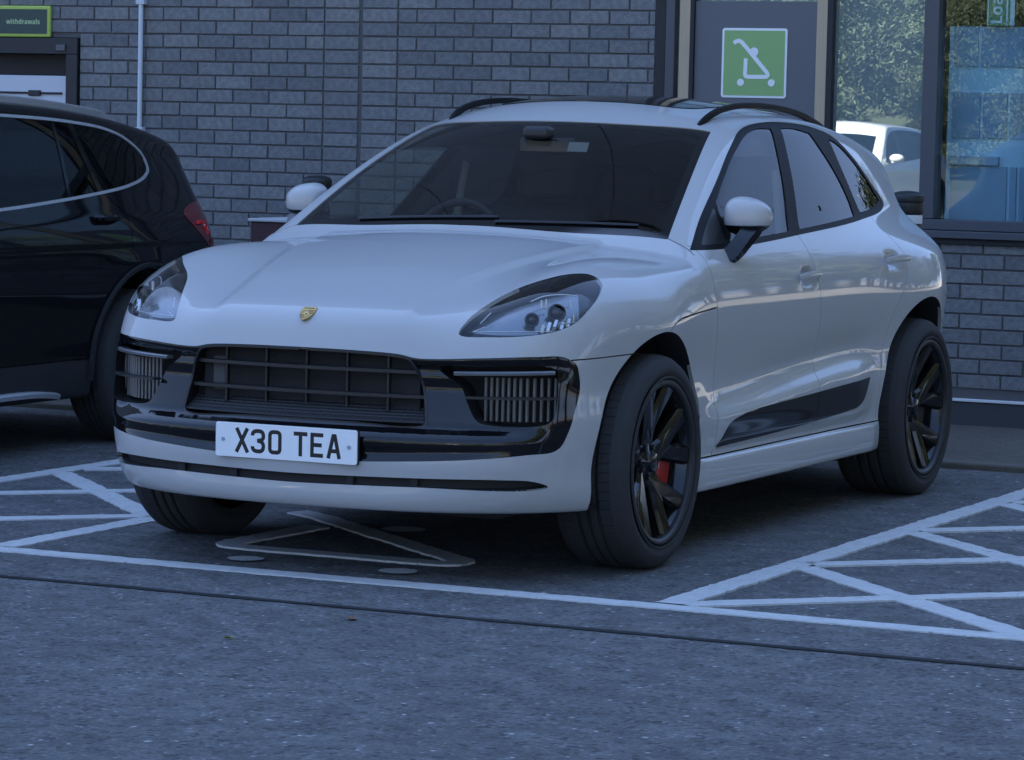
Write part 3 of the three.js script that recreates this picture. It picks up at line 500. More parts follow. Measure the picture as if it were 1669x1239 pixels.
V.Xc = spl([[0.12, 2.14], [0.19, 2.235], [0.23, 2.285], [0.27, 2.308], [0.33, 2.306], [0.38, 2.310], [0.44, 2.306], [0.52, 2.294], [0.62, 2.272], [0.70, 2.250], [0.76, 2.232], [0.82, 2.212], [0.88, 2.186], [0.95, 2.14], [1.05, 2.05]]);
V.roof = spl([[0.6, 1.40], [0.3, 1.498], [0.1, 1.552], [-0.15, 1.592], [-0.45, 1.604], [-0.9, 1.592], [-1.3, 1.552], [-1.6, 1.505], [-1.9, 1.445]].reverse());
V.kp = spl([[0.22, 0.66], [0.28, 0.52], [0.34, 0.40], [0.45, 0.33], [0.6, 0.29], [0.7, 0.30], [0.8, 0.38], [0.88, 0.44], [0.95, 0.46]]);
V.archs = [[1.4035, 0.365], [-1.4035, 0.365]];
function hoodY(x, z) {
  const a = Math.abs(z); let y = V.Hc(x);
  y -= lerp(0.075, 0.055, sst(0.9, 1.6, x)) * (a / 0.8) ** 2;                              // crown
  y += lerp(0.0, 0.062, sst(0.85, 1.75, x)) * Math.exp(-(((a - 0.73) / 0.17) ** 2));        // fender hills
  const zc = lerp(0.53, 0.335, sst(0.9, 2.2, x)); y -= 0.013 * sst(zc - 0.006, zc + 0.045, a) * sst(2.24, 2.08, x);   // power dome edge
  return y;
}
function windY(x, z) { const xb = 1.12 - 0.34 * z * z, u = xb - x; return 1.085 + u * 0.545 - 0.035 * u * u; }
function roofY(x, z) { return V.roof(x) - 0.080 * (z / 0.6) ** 2 * (0.8 + 0.2 * (z / 0.6) ** 2); }
function rearY(x, z) { const u = x + 2.20 + 0.22 * z * z; return 1.10 + u * 0.92 - 0.06 * u * u; }
function topY(x, z) {
  const cab = smin(smin(windY(x, z), roofY(x, z), 0.10), rearY(x, z), 0.08);
  const deck = hoodY(Math.max(x, 0.6), z) - 0.5 * sst(0.9, 0.2, x);
  const tail = 1.07 - 1.2 * Math.max(0, -2.22 - x) - 0.10 * (z / 0.8) ** 2 - 0.6 * sst(-1.2, -0.6, x);
  return smax(smax(cab, deck, 0.012), tail, 0.06);
}
function sideZ(x, y) {
  let w = V.P(y); const up = sst(0.98, 1.18, y);
  w += lerp(V.planLow(x), V.planUp(x), up);
  const fy = sst(0.18, 0.42, y) * sst(1.02, 0.80, y);
  w += 0.036 * Math.exp(-(((x - 1.41) / 0.30) ** 2)) * fy;
  w += 0.050 * Math.exp(-(((x + 1.45) / 0.40) ** 2)) * sst(0.18, 0.42, y) * sst(1.16, 0.84, y);
  // lower door sculpting: hollow above, blade carrier standing out below a rising line
  const dm = sst(1.0, 0.75, x) * sst(-0.92, -0.62, x), yl = lerp(0.49, 0.575, sst(0.9, -0.75, x));
  w += dm * (0.020 * sst(yl + 0.035, yl - 0.03, y) * sst(0.33, 0.40, y) - 0.010 * Math.exp(-(((y - yl - 0.07) / 0.06) ** 2)));
  w += 0.015 * sst(0.340, 0.322, y) * sst(0.195, 0.222, y) * sst(1.05, 0.9, x) * sst(-1.0, -0.85, x);          // sill
  for (const [hx, hy] of [[-0.065, 0.938], [-1.04, 0.972]]) w -= 0.017 * Math.exp(-(((x - hx) / 0.062) ** 4) - (((y - hy) / 0.034) ** 4)) * sst(0.86, 0.90, y);
  return w;
}
function frontX(y, z) { return V.Xc(y) - 0.060 * (z / 0.5) ** 2 + 0.0; }
function rearX(y, z) { return -2.37 + 0.10 * (z / 0.6) ** 2 + 0.35 * sst(0.75, 1.25, y) * 0.6 + 0.10 * sst(0.55, 0.25, y); }
function bodyF(x, y, z) {
  const a = z - sideZ(x, y), t = y - topY(x, z), fr = x - frontX(y, z), rr = rearX(y, z) - x, bt = 0.215 + 0.02 * sst(1.2, 2.2, x) - y;
  const kst = lerp(lerp(0.060, 0.17, sst(0.95, 1.45, x)), 0.08, sst(1.95, 2.1, x) * sst(0.55, 0.35, z));
  let g = smax(a, fr, V.kp(clamp(y, 0.22, 0.95))); g = smax(g, t, kst); g = smax(g, rr, 0.40); return smax(g, bt, 0.018);
}
const BODY = netSheet(bodyF, [-2.5, 2.42, 0.16, 1.68, -0.02, 1.02], 0.0125);
// ================================================================ materials of the cars

M.paint = phy({ color: C(0.475, 0.468, 0.455), roughness: 0.5, specularIntensity: 0.3, clearcoat: 0.85, clearcoatRoughness: 0.03 });
M.gloss = std({ color: C(0.006, 0.006, 0.007), roughness: 0.06 });
M.satin = std({ color: C(0.018, 0.018, 0.019), roughness: 0.42 });
M.trim = phy({ color: C(0.010, 0.010, 0.011), roughness: 0.5, specularIntensity: 0.18 });
M.plastic = std({ color: C(0.022, 0.022, 0.023), roughness: 0.7 });
M.void = std({ color: C(0.022, 0.022, 0.023), roughness: 0.9 });
M.glass = phy({ color: C(0.66, 0.71, 0.70), roughness: 0.0, transmission: 1, thickness: 0, ior: 1.5, specularIntensity: 0.62 });
M.screenGlass = phy({ color: C(0.60, 0.64, 0.62), roughness: 0.0, transmission: 1, thickness: 0, ior: 1.5 });
M.privacy = phy({ color: C(0.10, 0.105, 0.11), roughness: 0.0, transmission: 1, thickness: 0, ior: 1.5, specularIntensity: 0.62 });
M.lens = phy({ color: C(0.95, 0.96, 0.96), roughness: 0.0, transmission: 1, thickness: 0, ior: 1.5 });
M.chrome = std({ color: C(0.75, 0.76, 0.78), roughness: 0.12, metalness: 1 });
M.alu = std({ color: C(0.46, 0.47, 0.48), roughness: 0.35, metalness: 1 });
M.fin = std({ color: C(0.20, 0.195, 0.185), roughness: 0.6, metalness: 0.2 });
M.rubber = std({ color: C(0.034, 0.034, 0.035), roughness: 0.85 });
M.red = phy({ color: C(0.42, 0.02, 0.015), roughness: 0.35, clearcoat: 0.6 });
M.iron = std({ color: C(0.22, 0.21, 0.20), roughness: 0.4, metalness: 1 });
M.wheelBlack = std({ color: C(0.008, 0.008, 0.009), roughness: 0.10 });
M.leather = std({ color: C(0.020, 0.018, 0.017), roughness: 0.6 });
M.pale = std({ color: C(0.35, 0.34, 0.32), roughness: 0.7 });
// tyre tread: fine relief of slanted sipes across the ribs
const treadTex = (() => {
  const W = 256, H = 64, c = new Uint8Array(W * H * 4);
  for (let j = 0; j < H; j++) for (let i = 0; i < W; i++) {
    const u = i / W, v = j / H, s = (u * 4 + 0.25 * Math.sin(v * Math.PI * 2) + v * 0.8) % 1, q = (s < 0.10 || s > 0.97) ? 40 : 225;
    const o = (j * W + i) * 4; c[o] = c[o + 1] = c[o + 2] = q; c[o + 3] = 255;
  }
  const t = new THREE.DataTexture(c, W, H); t.wrapS = t.wrapT = THREE.RepeatWrapping; t.magFilter = t.minFilter = THREE.LinearFilter; t.repeat.set(18, 1); t.needsUpdate = true; return t;
})();
M.tread = std({ color: C(0.034, 0.034, 0.035), roughness: 0.88, bumpMap: treadTex, bumpScale: 0.006 });

// ---------------------------------------------------------------- wheels (axis along z, outer face towards -z)
function lathe(pr, seg, axisZ = true) { const g = new THREE.LatheGeometry(pr.map(p => new THREE.Vector2(p[0], p[1])), seg); if (axisZ) g.rotateX(-Math.PI / 2); return g; }
function wheelGeos(R, w, rr, dish = 0.05) {
  const h = w / 2, G = {};
  // (radius, -z): lathe y becomes -z, so the outer face is the high end
  const tr = [[rr - 0.004, -h + 0.02], [rr + 0.03, -h - 0.002], [R - 0.045, -h - 0.006], [R - 0.018, -h + 0.006], [R - 0.006, -h + 0.022], [R, -h + 0.045]];
  const side = lathe([...tr], 72), side2 = lathe(tr.map(([r, y]) => [r, -y]).reverse(), 72);
  const lip = lathe([[rr + 0.012, h + 0.004], [rr + 0.016, h + 0.0075], [rr + 0.020, h + 0.004]], 72);
  G.sidewall = merge([side, side2, lip]);
  const td = []; const ribs = [-0.5, -0.21, 0.0, 0.21, 0.5], e = h - 0.045;
  td.push([R, -e]); for (const c of ribs.slice(1, 4)) { const y = c * 2 * e; td.push([R + 0.0015, y - 0.012], [R + 0.0015, y - 0.006], [R - 0.008, y - 0.005], [R - 0.008, y + 0.005], [R + 0.0015, y + 0.006], [R + 0.0015, y + 0.012]); } td.push([R, e]);
  G.tread = lathe(td, 96);
  G.barrel = lathe([[rr - 0.012, -h + 0.01], [rr - 0.02, -h + 0.03], [rr - 0.045, -0.02], [rr - 0.035, h - 0.06], [rr - 0.015, h - 0.02]], 64);
  G.lip = lathe([[rr - 0.016, h - 0.03], [rr - 0.015, h - 0.008], [rr - 0.008, h + 0.001], [rr + 0.002, h + 0.003], [rr + 0.008, h - 0.002], [rr + 0.006, h - 0.014]], 72);
  const sec = (a, b, c) => [[-a, -c, 0], [-a * 0.75, 0], [-b, c * 0.55], [b, c * 0.55], [a * 0.75, 0], [a, -c]];
  const spokes = []; const zf = h - 0.012;
  G.spokes = [];
  const ys = new THREE.Shape(), R0 = rr / 0.272; // one Y-shaped spoke: a stem that splits into two arms
  [[-0.032, 0.042], [-0.035, 0.105], [-0.066, 0.165], [-0.112, 0.250], [-0.056, 0.269], [-0.020, 0.200], [0, 0.160], [0.020, 0.200], [0.056, 0.269], [0.112, 0.250], [0.066, 0.165], [0.035, 0.105], [0.032, 0.042]].forEach(([x, y], q) => q ? ys.lineTo(x * R0, y * R0) : ys.moveTo(x * R0, y * R0)); ys.closePath();
  const sg = new THREE.ExtrudeGeometry(ys, { depth: 0.022, steps: 1, bevelEnabled: true, bevelSize: 0.011, bevelThickness: 0.012, bevelOffset: -0.006, bevelSegments: 1 });
  { const p = sg.attributes.position; for (let q = 0; q < p.count; q++) { const x = p.getX(q), y = p.getY(q), z = p.getZ(q), r = Math.hypot(x, y); p.setXYZ(q, -x, y, -(zf - dish * (1 - Math.min(1, r / rr) ** 1.6)) + (0.032 - z)); } }
  const spokeGeo = toCreasedNormals(sg, 0.35);
  for (let k = 0; k < 5; k++) { const g = spokeGeo.clone(); g.rotateZ(k * Math.PI * 2 / 5); G.spokes.push(g); }
  const hub = lathe([[0.001, zf - dish + 0.034], [0.03, zf - dish + 0.033], [0.034, zf - dish + 0.028], [0.036, zf - dish + 0.012], [0.06, zf - dish + 0.008], [0.075, zf - dish - 0.012], [0.075, zf - dish - 0.06]].reverse(), 40);
  G.hub = hub; const bolts = [];
  for (let k = 0; k < 5; k++) { const a = (k + 0.5) * Math.PI * 2 / 5 + Math.PI / 2, g = new THREE.CylinderGeometry(0.009, 0.010, 0.02, 8); g.rotateX(Math.PI / 2); g.translate(0.056 * Math.cos(a), 0.056 * Math.sin(a), -(zf - dish + 0.006)); bolts.push(g); }
  G.bolts = bolts;
  G.disc = lathe([[0.08, -0.012], [0.185, -0.012], [0.19, 0.0], [0.185, 0.012], [0.08, 0.012]], 56); G.disc.translate(0, 0, 0.01);
  { // caliper: a block bent round the disc
    const sh = new THREE.Shape(); const a0 = -0.05, a1 = 0.80; sh.absarc(0, 0, 0.215, a0, a1, false); sh.absarc(0, 0, 0.125, a1, a0, true);
    const g = new THREE.ExtrudeGeometry(sh, { depth: 0.06, bevelEnabled: true, bevelSize: 0.008, bevelThickness: 0.010, bevelSegments: 2, curveSegments: 12 }); g.translate(0, 0, -0.055); G.caliper = g;
  }
  return G;
}
function makeWheel(parent, G, x, y, z, side, calAngle, calMat = M.red) {
  const w = new THREE.Group(); w.name = 'wheel'; parent.add(w); w.position.set(x, y, z); if (side > 0) w.rotation.y = Math.PI;
  const ty = mesh('tyre', G.sidewall, M.rubber, w); mesh('tread', G.tread, M.tread, w);
  mesh('rim_barrel', G.barrel, M.wheelBlack, w); mesh('rim_lip', G.lip, M.satin, w);
  for (const s of G.spokes) mesh('spoke', s, M.wheelBlack, w);
  mesh('hub_cap', G.hub, M.wheelBlack, w); for (const b of G.bolts) mesh('wheel_bolt', b, M.satin, w); mesh('brake_disc', G.disc, M.iron, w);
  const c = mesh('brake_caliper', G.caliper, calMat, w); c.rotation.z = side > 0 ? -calAngle : Math.PI - calAngle; if (side > 0) c.rotation.z = calAngle;
  return w;
}
// connected pieces of a sheet
function pieces(s) {
  const N = s.p.length / 3, par = new Int32Array(N).map((_, i) => i), find = i => { while (par[i] !== i) { par[i] = par[par[i]]; i = par[i]; } return i; };
  for (let k = 0; k < s.t.length; k += 3) { const a = find(s.t[k]), b = find(s.t[k + 1]), c = find(s.t[k + 2]); par[b] = a; par[find(c)] = a; }
  const by = new Map();
  for (let k = 0; k < s.t.length; k += 3) { const r = find(s.t[k]); if (!by.has(r)) by.set(r, []); by.get(r).push(k); }
  return [...by.values()].map(ts => {
    const o = { p: [], n: [], t: [], b: [] }, m = new Map(); const v = i => { let q = m.get(i); if (q === undefined) { q = o.p.length / 3; m.set(i, q); for (let c = 0; c < 3; c++) { o.p.push(s.p[3 * i + c]); o.n.push(s.n[3 * i + c]); } } return q; };
    for (const k of ts) o.t.push(v(s.t[k]), v(s.t[k + 1]), v(s.t[k + 2])); for (const [a, b] of s.b) if (m.has(a) && m.has(b)) o.b.push([m.get(a), m.get(b)]); return o;
  });
}
function nearest(list, x, y, z) { let best = null, d = 1e9; for (const s of list) for (let i = 0; i < s.p.length; i += 9) { const q = (s.p[i] - x) ** 2 + (s.p[i + 1] - y) ** 2 + (s.p[i + 2] - z) ** 2; if (q < d) { d = q; best = s; } } return best; }
const offSeam = (x, y, z) => Math.abs(z) > 0.003;
function warp(s, fn) { // move the points of a sheet and recompute its normals
  const o = { p: s.p.slice(), n: s.n.slice(), t: s.t, b: s.b }; for (let i = 0; i < o.p.length; i += 3) { const q = fn(o.p[i], o.p[i + 1], o.p[i + 2], o.n[i], o.n[i + 1], o.n[i + 2]); o.p[i] = q[0]; o.p[i + 1] = q[1]; o.p[i + 2] = q[2]; }
  const g = new THREE.BufferGeometry(); g.setAttribute('position', new THREE.Float32BufferAttribute(o.p, 3)); g.setIndex(o.t); g.computeVertexNormals(); o.n = Array.from(g.attributes.normal.array);
  for (let i = 0; i < o.p.length; i += 3) if (Math.abs(o.p[i + 2]) < 1e-4) { o.n[i + 2] = 0; const l = Math.hypot(o.n[i], o.n[i + 1]); o.n[i] /= l; o.n[i + 1] /= l; }
  return o;
}
const both = g => merge([g, mirrorZ(g)]);

// ---------------------------------------------------------------- the white car, panel by panel
const car = thing('parked_car', 'white compact SUV with black roof rails, black wheels and plate X30 TEA', 'car');
(() => {
  let S = inside(BODY, (x, y, z) => -z + 1e-7);
  // wheel arches
  const AR = [0.437, 0.452];
  V.archs.forEach(([ax, ay], i) => { S = outside(S, (x, y, z) => z > 0.42 ? Math.max(Math.hypot(x - ax, (y - ay) * 1.0) - AR[i], 0.43 - z) : 0.05); });
  const archRim = both(rim(S, [0, 0, -0.10], (x, y, z) => offSeam(x, y, z) && z > 0.6 && V.archs.some(([ax, ay], i) => Math.abs(Math.hypot(x - ax, y - ay) - AR[i]) < 0.004)));
  // windscreen
  const wsP = polyDist(smoothPoly([[1.052, -0.30], [1.052, 0.0], [1.026, 0.38], [0.915, 0.742, 1], [0.52, 0.665], [0.118, 0.578, 1], [0.225, 0.33], [0.262, 0], [0.225, -0.33], [0.118, -0.578, 1], [0.92, -0.742, 1], [1.026, -0.38]], 8));
  let ws; [ws, S] = cut(S, (x, y, z) => y > 1.02 && x > 0 ? wsP(x, z) : 1);
  let wsGlass, wsBand; [wsGlass, wsBand] = cut(ws, (x, y, z) => wsP(x, z) + 0.030 + 0.05 * sst(0.85, 1.05, x));
  mesh('windscreen', both(sheetGeo(offset(wsGlass, -0.003))), M.screenGlass, car);
  mesh('windscreen_border', both(panel(offset(wsBand, -0.0035), 0.004, offSeam)), M.gloss, car);
  // side windows
  const dl = polyDist(smoothPoly([[0.925, 1.060, 1], [0.68, 1.060], [0.23, 1.076], [-0.10, 1.092], [-0.94, 1.132], [-1.42, 1.172], [-1.478, 1.198], [-1.41, 1.262], [-1.29, 1.372], [-1.11, 1.462], [-0.90, 1.496], [-0.69, 1.511], [-0.36, 1.514], [-0.05, 1.486], [0.20, 1.408], [0.466, 1.293], [0.70, 1.182]], 8));
  let dlo; [dlo, S] = cut(S, (x, y, z) => z > 0.35 && y > 1 ? dl(x, y) : 1);
  const wins = [
    ['front_window', M.glass, [[0.60, 1.084, 1], [0.23, 1.098], [-0.03, 1.108, 1], [-0.17, 1.26], [-0.345, 1.490, 1], [-0.18, 1.488], [-0.03, 1.462], [0.20, 1.388], [0.40, 1.302], [0.56, 1.222, 1]]],
    ['mirror_corner', M.satin, [[0.85, 1.078, 1], [0.625, 1.080, 1], [0.585, 1.21, 1], [0.72, 1.145]]],
    ['rear_window', M.privacy, [[-0.155, 1.114, 1], [-0.55, 1.132], [-0.915, 1.150, 1], [-0.93, 1.22], [-0.90, 1.33], [-0.80, 1.474, 1], [-0.62, 1.492], [-0.455, 1.492, 1], [-0.29, 1.27]]],
    ['quarter_window', M.privacy, [[-1.02, 1.162, 1], [-1.26, 1.178], [-1.415, 1.203, 1], [-1.37, 1.268], [-1.27, 1.358], [-1.15, 1.425], [-1.03, 1.455, 1], [-1.02, 1.33]]],
  ];
  const winSheets = [];
  for (const [nm, mat, poly] of wins) { const d = polyDist(smoothPoly(poly, 8)); let w;[w, dlo] = cut(dlo, (x, y, z) => d(x, y)); winSheets.push([nm, mat, w]); }
  for (const m of [0, 1]) {
    for (const [nm, mat, w] of winSheets) { const g = sheetGeo(offset(w, nm === 'mirror_corner' ? -0.003 : -0.005)); mesh(nm, m ? mirrorZ(g) : g, mat, car); }
    const g = panel(offset(dlo, -0.0015), 0.008); mesh('window_trim', m ? mirrorZ(g) : g, M.trim, car);
  }
  // headlamps: outline on the corner, seen square-on along (0.907, 0, 0.42)
  const hl3 = [[2.139, 0.809, 0.529], [2.101, 0.853, 0.541], [2.036, 0.896, 0.57], [1.941, 0.94, 0.612], [1.849, 0.977, 0.679], [1.748, 0.999, 0.743], [1.685, 0.995, 0.792], [1.691, 0.97, 0.831], [1.749, 0.937, 0.85], [1.839, 0.89, 0.852], [1.912, 0.849, 0.837], [1.986, 0.823, 0.80], [2.043, 0.811, 0.75], [2.114, 0.803, 0.631]];
  const HS = (x, z) => 0.907 * z - 0.42 * x, hlPoly = smoothPoly(hl3.map(([x, y, z]) => [HS(x, z), y]), 6), hd = polyDist(hlPoly);
  let hl; [hl, S] = cut(S, (x, y, z) => x > 1.45 && y > 0.7 && z > 0.3 ? hd(HS(x, z), y) : 1);
  V.hl = hl; V.hd = hd; V.HS = HS;
  // front mask, grille and intakes
  const mp = smoothPoly([[-0.5, 0.7485, 1], [0.0, 0.7485], [0.20, 0.7465], [0.35, 0.740], [0.405, 0.730], [0.47, 0.729], [0.606, 0.736], [0.777, 0.744], [0.829, 0.743], [0.855, 0.722], [0.862, 0.682], [0.861, 0.587], [0.852, 0.500], [0.828, 0.441], [0.769, 0.431], [0.603, 0.413], [0.41, 0.401], [0.25, 0.394], [0.0, 0.390], [-0.5, 0.390, 1]], 8);
  const md = polyDist(mp); let mask; [mask, S] = cut(S, (x, y, z) => x > 1.75 ? md(z, y) : 1);
  const sl = polyDist(smoothPoly([[-0.4, 0.3435, 1], [0, 0.3435], [0.41, 0.348], [0.70, 0.350], [0.775, 0.344], [0.806, 0.326], [0.80, 0.318], [0.47, 0.319], [0, 0.3135], [-0.4, 0.3135, 1]], 8));
  for (let k = 0; k < 2; k++) S = refine(S, (x, y, z) => x > 1.75 ? sl(z, y) : 1);
  let slot; [slot, S] = cut(S, (x, y, z) => x > 1.75 ? sl(z, y) : 1);
  mesh('lower_slot', both(merge([rim(slot, 0.035, offSeam), sheetGeo(offset(slot, -0.034))])), M.plastic, car);
  // black blades on the doors
  const bl = polyDist(smoothPoly([[0.815, 0.364, 1], [0.72, 0.442], [0.60, 0.468], [0.49, 0.478], [-0.081, 0.497], [-0.80, 0.520, 1], [-0.735, 0.435], [-0.66, 0.411], [-0.575, 0.404], [0.06, 0.381]], 8));
  let blade; [blade, S] = cut(S, (x, y, z) => z > 0.6 ? bl(x, y) : 1);
  // shut lines
  const L = (pts, div = 8) => lineDist(polyline2(pts, div));
  const bump = L([[1.96, 0.7315], [1.90, 0.7325], [1.75, 0.7355], [1.55, 0.740]]), vent = L([[1.385, 0.785], [1.35, 0.808], [1.31, 0.826], [1.243, 0.839], [1.13, 0.846], [1.0, 0.8535], [0.86, 0.862]]);
  const d1 = L([[0.905, 1.075], [0.902, 1.02], [0.885, 0.93], [0.858, 0.84], [0.842, 0.73], [0.832, 0.60], [0.83, 0.45], [0.832, 0.335]]);
  const d2 = L([[-0.10, 1.11], [-0.118, 1.06], [-0.157, 0.962], [-0.196, 0.868], [-0.212, 0.727], [-0.195, 0.566], [-0.18, 0.45], [-0.175, 0.335]]);
  const d3 = L([[-1.12, 1.17], [-1.165, 1.08], [-1.175, 0.98], [-1.13, 0.87], [-1.03, 0.76], [-0.955, 0.60], [-0.925, 0.45], [-0.92, 0.335]]);
  const sill = L([[1.05, 0.336], [0.83, 0.3355], [0, 0.3365], [-0.92, 0.3355], [-1.05, 0.336]], 12), cowl = L([[0.935, 1.045], [0.925, 1.062], [0.915, 1.085], [0.90, 1.12]]);
  for (const [d, w] of [[bump, 0.0022], [vent, 0.0030], [d1, 0.0019], [d2, 0.0019], [d3, 0.0019], [sill, 0.0024]]) S = groove(S, (x, y, z) => z > 0.5 && y < 1.2 ? d(x, y) : 1, w);
  for (const ux of [1.2, -1.2]) S = groove(S, (x, y, z) => y < 0.3 ? Math.abs(x - ux) : 1, 0.002);
  S = groove(S, (x, y, z) => z > 0.70 && y > 1.03 && y < 1.14 ? cowl(x, y) : 1, 0.002);
  // roof glass and roof panel lines
  const sr = polyDist(smoothPoly([[-0.03, 0.0], [-0.045, 0.22], [-0.075, 0.36], [-0.15, 0.415], [-0.6, 0.425], [-1.25, 0.41], [-1.29, 0.36], [-1.30, 0.0], [-1.29, -0.36], [-1.25, -0.41], [-0.6, -0.425], [-0.15, -0.415], [-0.075, -0.36], [-0.045, -0.22]], 8));
  let sun_; [sun_, S] = cut(S, (x, y, z) => y > 1.4 ? sr(x, z) : 1);
  mesh('panoramic_roof', both(panel(offset(inside(sun_, (x, y, z) => sr(x, z) + 0.004), 0.003), 0.01, offSeam)), M.gloss, car);
  const list = pieces(S); if (globalThis.DBG) for (const s of list) console.log(s.t.length, s.p.slice(0, 3).map(v => v.toFixed(2)).join()); const used = new Set(), pick = (x, y, z) => { const s = nearest(list, x, y, z); used.add(s); return s; };
  const put = (nm, s, mat, mir) => { const g = panel(s, 0.013, offSeam); if (mir) { mesh(nm, g, mat, car); mesh(nm, mirrorZ(g), mat, car); } else mesh(nm, both(g), mat, car); };
  put('bonnet', pick(1.6, 1.03, 0.1), M.paint);
  put('front_bumper', pick(2.3, 0.365, 0.1), M.paint);
  put('front_wing', pick(0.93, 0.6, 0.9), M.paint, 1);
  put('front_door', pick(0.3, 0.75, 0.9), M.paint, 1); put('rear_door', pick(-0.6, 0.75, 0.9), M.paint, 1);
  const rest = list.filter(s => !used.has(s) && s.t.length > 60); rest.forEach(s => put(s.p[1] < 0.34 ? 'sill' : 'body_side', s, M.paint));
  blade = groove(blade, (x, y, z) => d2(x, y), 0.0019);
  for (const s of pieces(blade)) { const g = panel(offset(s, 0.003), 0.014); mesh('door_blade', g, M.gloss, car); mesh('door_blade', mirrorZ(g), M.gloss, car); }
  mesh('arch_edge', archRim, M.plastic, car);
  // dark inner shell that closes the shut lines
  const shell = offset(S, -0.0135); mesh('inner_shell', both(sheetGeo(shell)), M.void, car);
  // wheel wells
  V.archs.forEach(([ax, ay], i) => {
    const g = new THREE.CylinderGeometry(AR[i] + 0.006, AR[i] + 0.006, 0.44, 40, 1, true, 0, Math.PI * 2); g.rotateX(Math.PI / 2); g.translate(ax, ay, 0.645);
    const back = new THREE.CircleGeometry(AR[i] + 0.01, 40); back.translate(ax, ay, 0.44);
    let w = merge([g, back]); const p = w.attributes.position; for (let k = 0; k < p.count; k++) p.setY(k, Math.max(p.getY(k), 0.24)), p.setZ(k, Math.min(p.getZ(k), 0.87));
    mesh('wheel_well', w, M.void, car); mesh('wheel_well', mirrorZ(w), M.void, car);
  });
  // ---- front mask in gloss black
  const gp = smoothPoly([[-0.4, 0.7425, 1], [0, 0.7425], [0.2, 0.7405], [0.34, 0.7335], [0.385, 0.724], [0.404, 0.700], [0.425, 0.65], [0.447, 0.545], [0.449, 0.523], [0.435, 0.510], [0.2, 0.513], [0, 0.515], [-0.4, 0.515, 1]], 8), gd = polyDist(gp);
  let gr; [gr, mask] = cut(mask, (x, y, z) => gd(z, y));
  const ip = smoothPoly([[0.475, 0.700], [0.62, 0.7085], [0.780, 0.713], [0.817, 0.700], [0.826, 0.66], [0.827, 0.58], [0.820, 0.537], [0.790, 0.5225], [0.66, 0.520], [0.61, 0.532], [0.575, 0.585], [0.545, 0.645], [0.505, 0.672]], 8), id = polyDist(ip);
  let ink; [ink, mask] = cut(mask, (x, y, z) => id(z, y));
  const push = (x, y, z) => {
    const e = sst(0.0, -0.035, md(z, y)) , f = 0.045 * sst(0.468, 0.520, y) * sst(0.74, 0.62, y) * sst(0.84, 0.72, z) + 0.022 * sst(0.462, 0.40, y) * sst(0.8, 0.6, z) + 0.012 * sst(0.66, 0.70, y);
    return [x - e * f, y, z];
  };
  const pd = (y, z) => 3 - push(3, y, z)[0], shove = s => { const o = { p: s.p.slice(), n: s.n.slice(), t: s.t, b: s.b }, e = 0.002; for (let i = 0; i < o.p.length; i += 3) { const y = o.p[i + 1], z = o.p[i + 2]; o.p[i] -= pd(y, z); const nx = o.n[i], ny = o.n[i + 1] + nx * (pd(y + e, z) - pd(y - e, z)) / (2 * e), nz = z < 1e-4 ? 0 : o.n[i + 2] + nx * (pd(y, z + e) - pd(y, z - e)) / (2 * e), l = Math.hypot(nx, ny, nz); o.n[i] = nx / l; o.n[i + 1] = ny / l; o.n[i + 2] = nz / l; } return o; };
  mask = shove(mask); gr = shove(gr); ink = shove(ink);
  mesh('front_mask', both(merge([sheetGeo(mask)])), M.gloss, car);
  const gd1 = [-0.075, 0, 0];
  mesh('grille_duct', both(rim(gr, gd1, offSeam)), M.satin, car);
  mesh('grille_back', both(sheetGeo(warp(gr, (x, y, z) => [x - 0.074, y, z]))), M.void, car);
  const gx = (y, z) => frontX(y, z) - 0.045 * sst(0.468, 0.52, y) * sst(0.74, 0.62, y) - 0.012;
  // grille frame, slats, uprights and the sloping tray below
  mesh('grille_frame', sweep([...gp.filter(([z]) => z >= 0).map(([z, y]) => [gx(y, z) + 0.009, y, z]), ...gp.filter(([z]) => z > 0).reverse().map(([z, y]) => [gx(y, z) + 0.009, y, -z])].filter((_, i) => i % 3 === 0), [[-0.004, -0.004], [-0.004, 0.004], [0.004, 0.004], [0.004, -0.004]], [1, 0, 0]), M.satin, car);
  for (const y of [0.684, 0.604]) {
    const zs = [-0.41, -0.3, -0.15, 0, 0.15, 0.3, 0.41].map(z => z * (y > 0.65 ? 1 : 1.045));
    mesh('grille_slat', sweep(zs.map(z => [gx(y, z) - 0.014, y, z]), [[0.012, -0.007], [0.012, 0.004], [0.006, 0.0065], [-0.014, 0.005], [-0.014, -0.005]].map(([a, b]) => [-a, b]), [0, 1, 0]), M.satin, car);
  }
  for (const z of [-0.30, -0.15, 0.0, 0.15, 0.30]) mesh('grille_upright', ext(2.165, 2.185, 0.55, 0.738, z - 0.004, z + 0.004, 0.003), M.satin, car);
  mesh('grille_mesh_panel', ext(2.14, 2.150, 0.52, 0.74, -0.40, 0.40), M.void, car);
  { // tray with small ribs
    const g = [], b = []; for (let i = 0; i <= 24; i++) { const z = lerp(-0.44, 0.44, i / 24); g.push(z); }
    mesh('grille_tray', sweep(g.filter((_, i) => i % 3 === 0).map(z => [gx(0.52, z) - 0.03, 0.530, z]), [[-0.036, -0.010], [-0.034, -0.005], [0.040, 0.038], [0.040, 0.030]], [0, 1, 0]), M.plastic, car);
    for (const r of [0.2, 0.4, 0.6, 0.8]) b.push(sweep(g.filter((_, i) => i % 3 === 0).map(z => [gx(0.52, z) - 0.03 - lerp(-0.034, 0.040, r), 0.5305 + lerp(-0.005, 0.038, r), z]), [[-0.003, -0.001], [0, 0.004], [0.003, -0.001]], [0, 1, 0]));
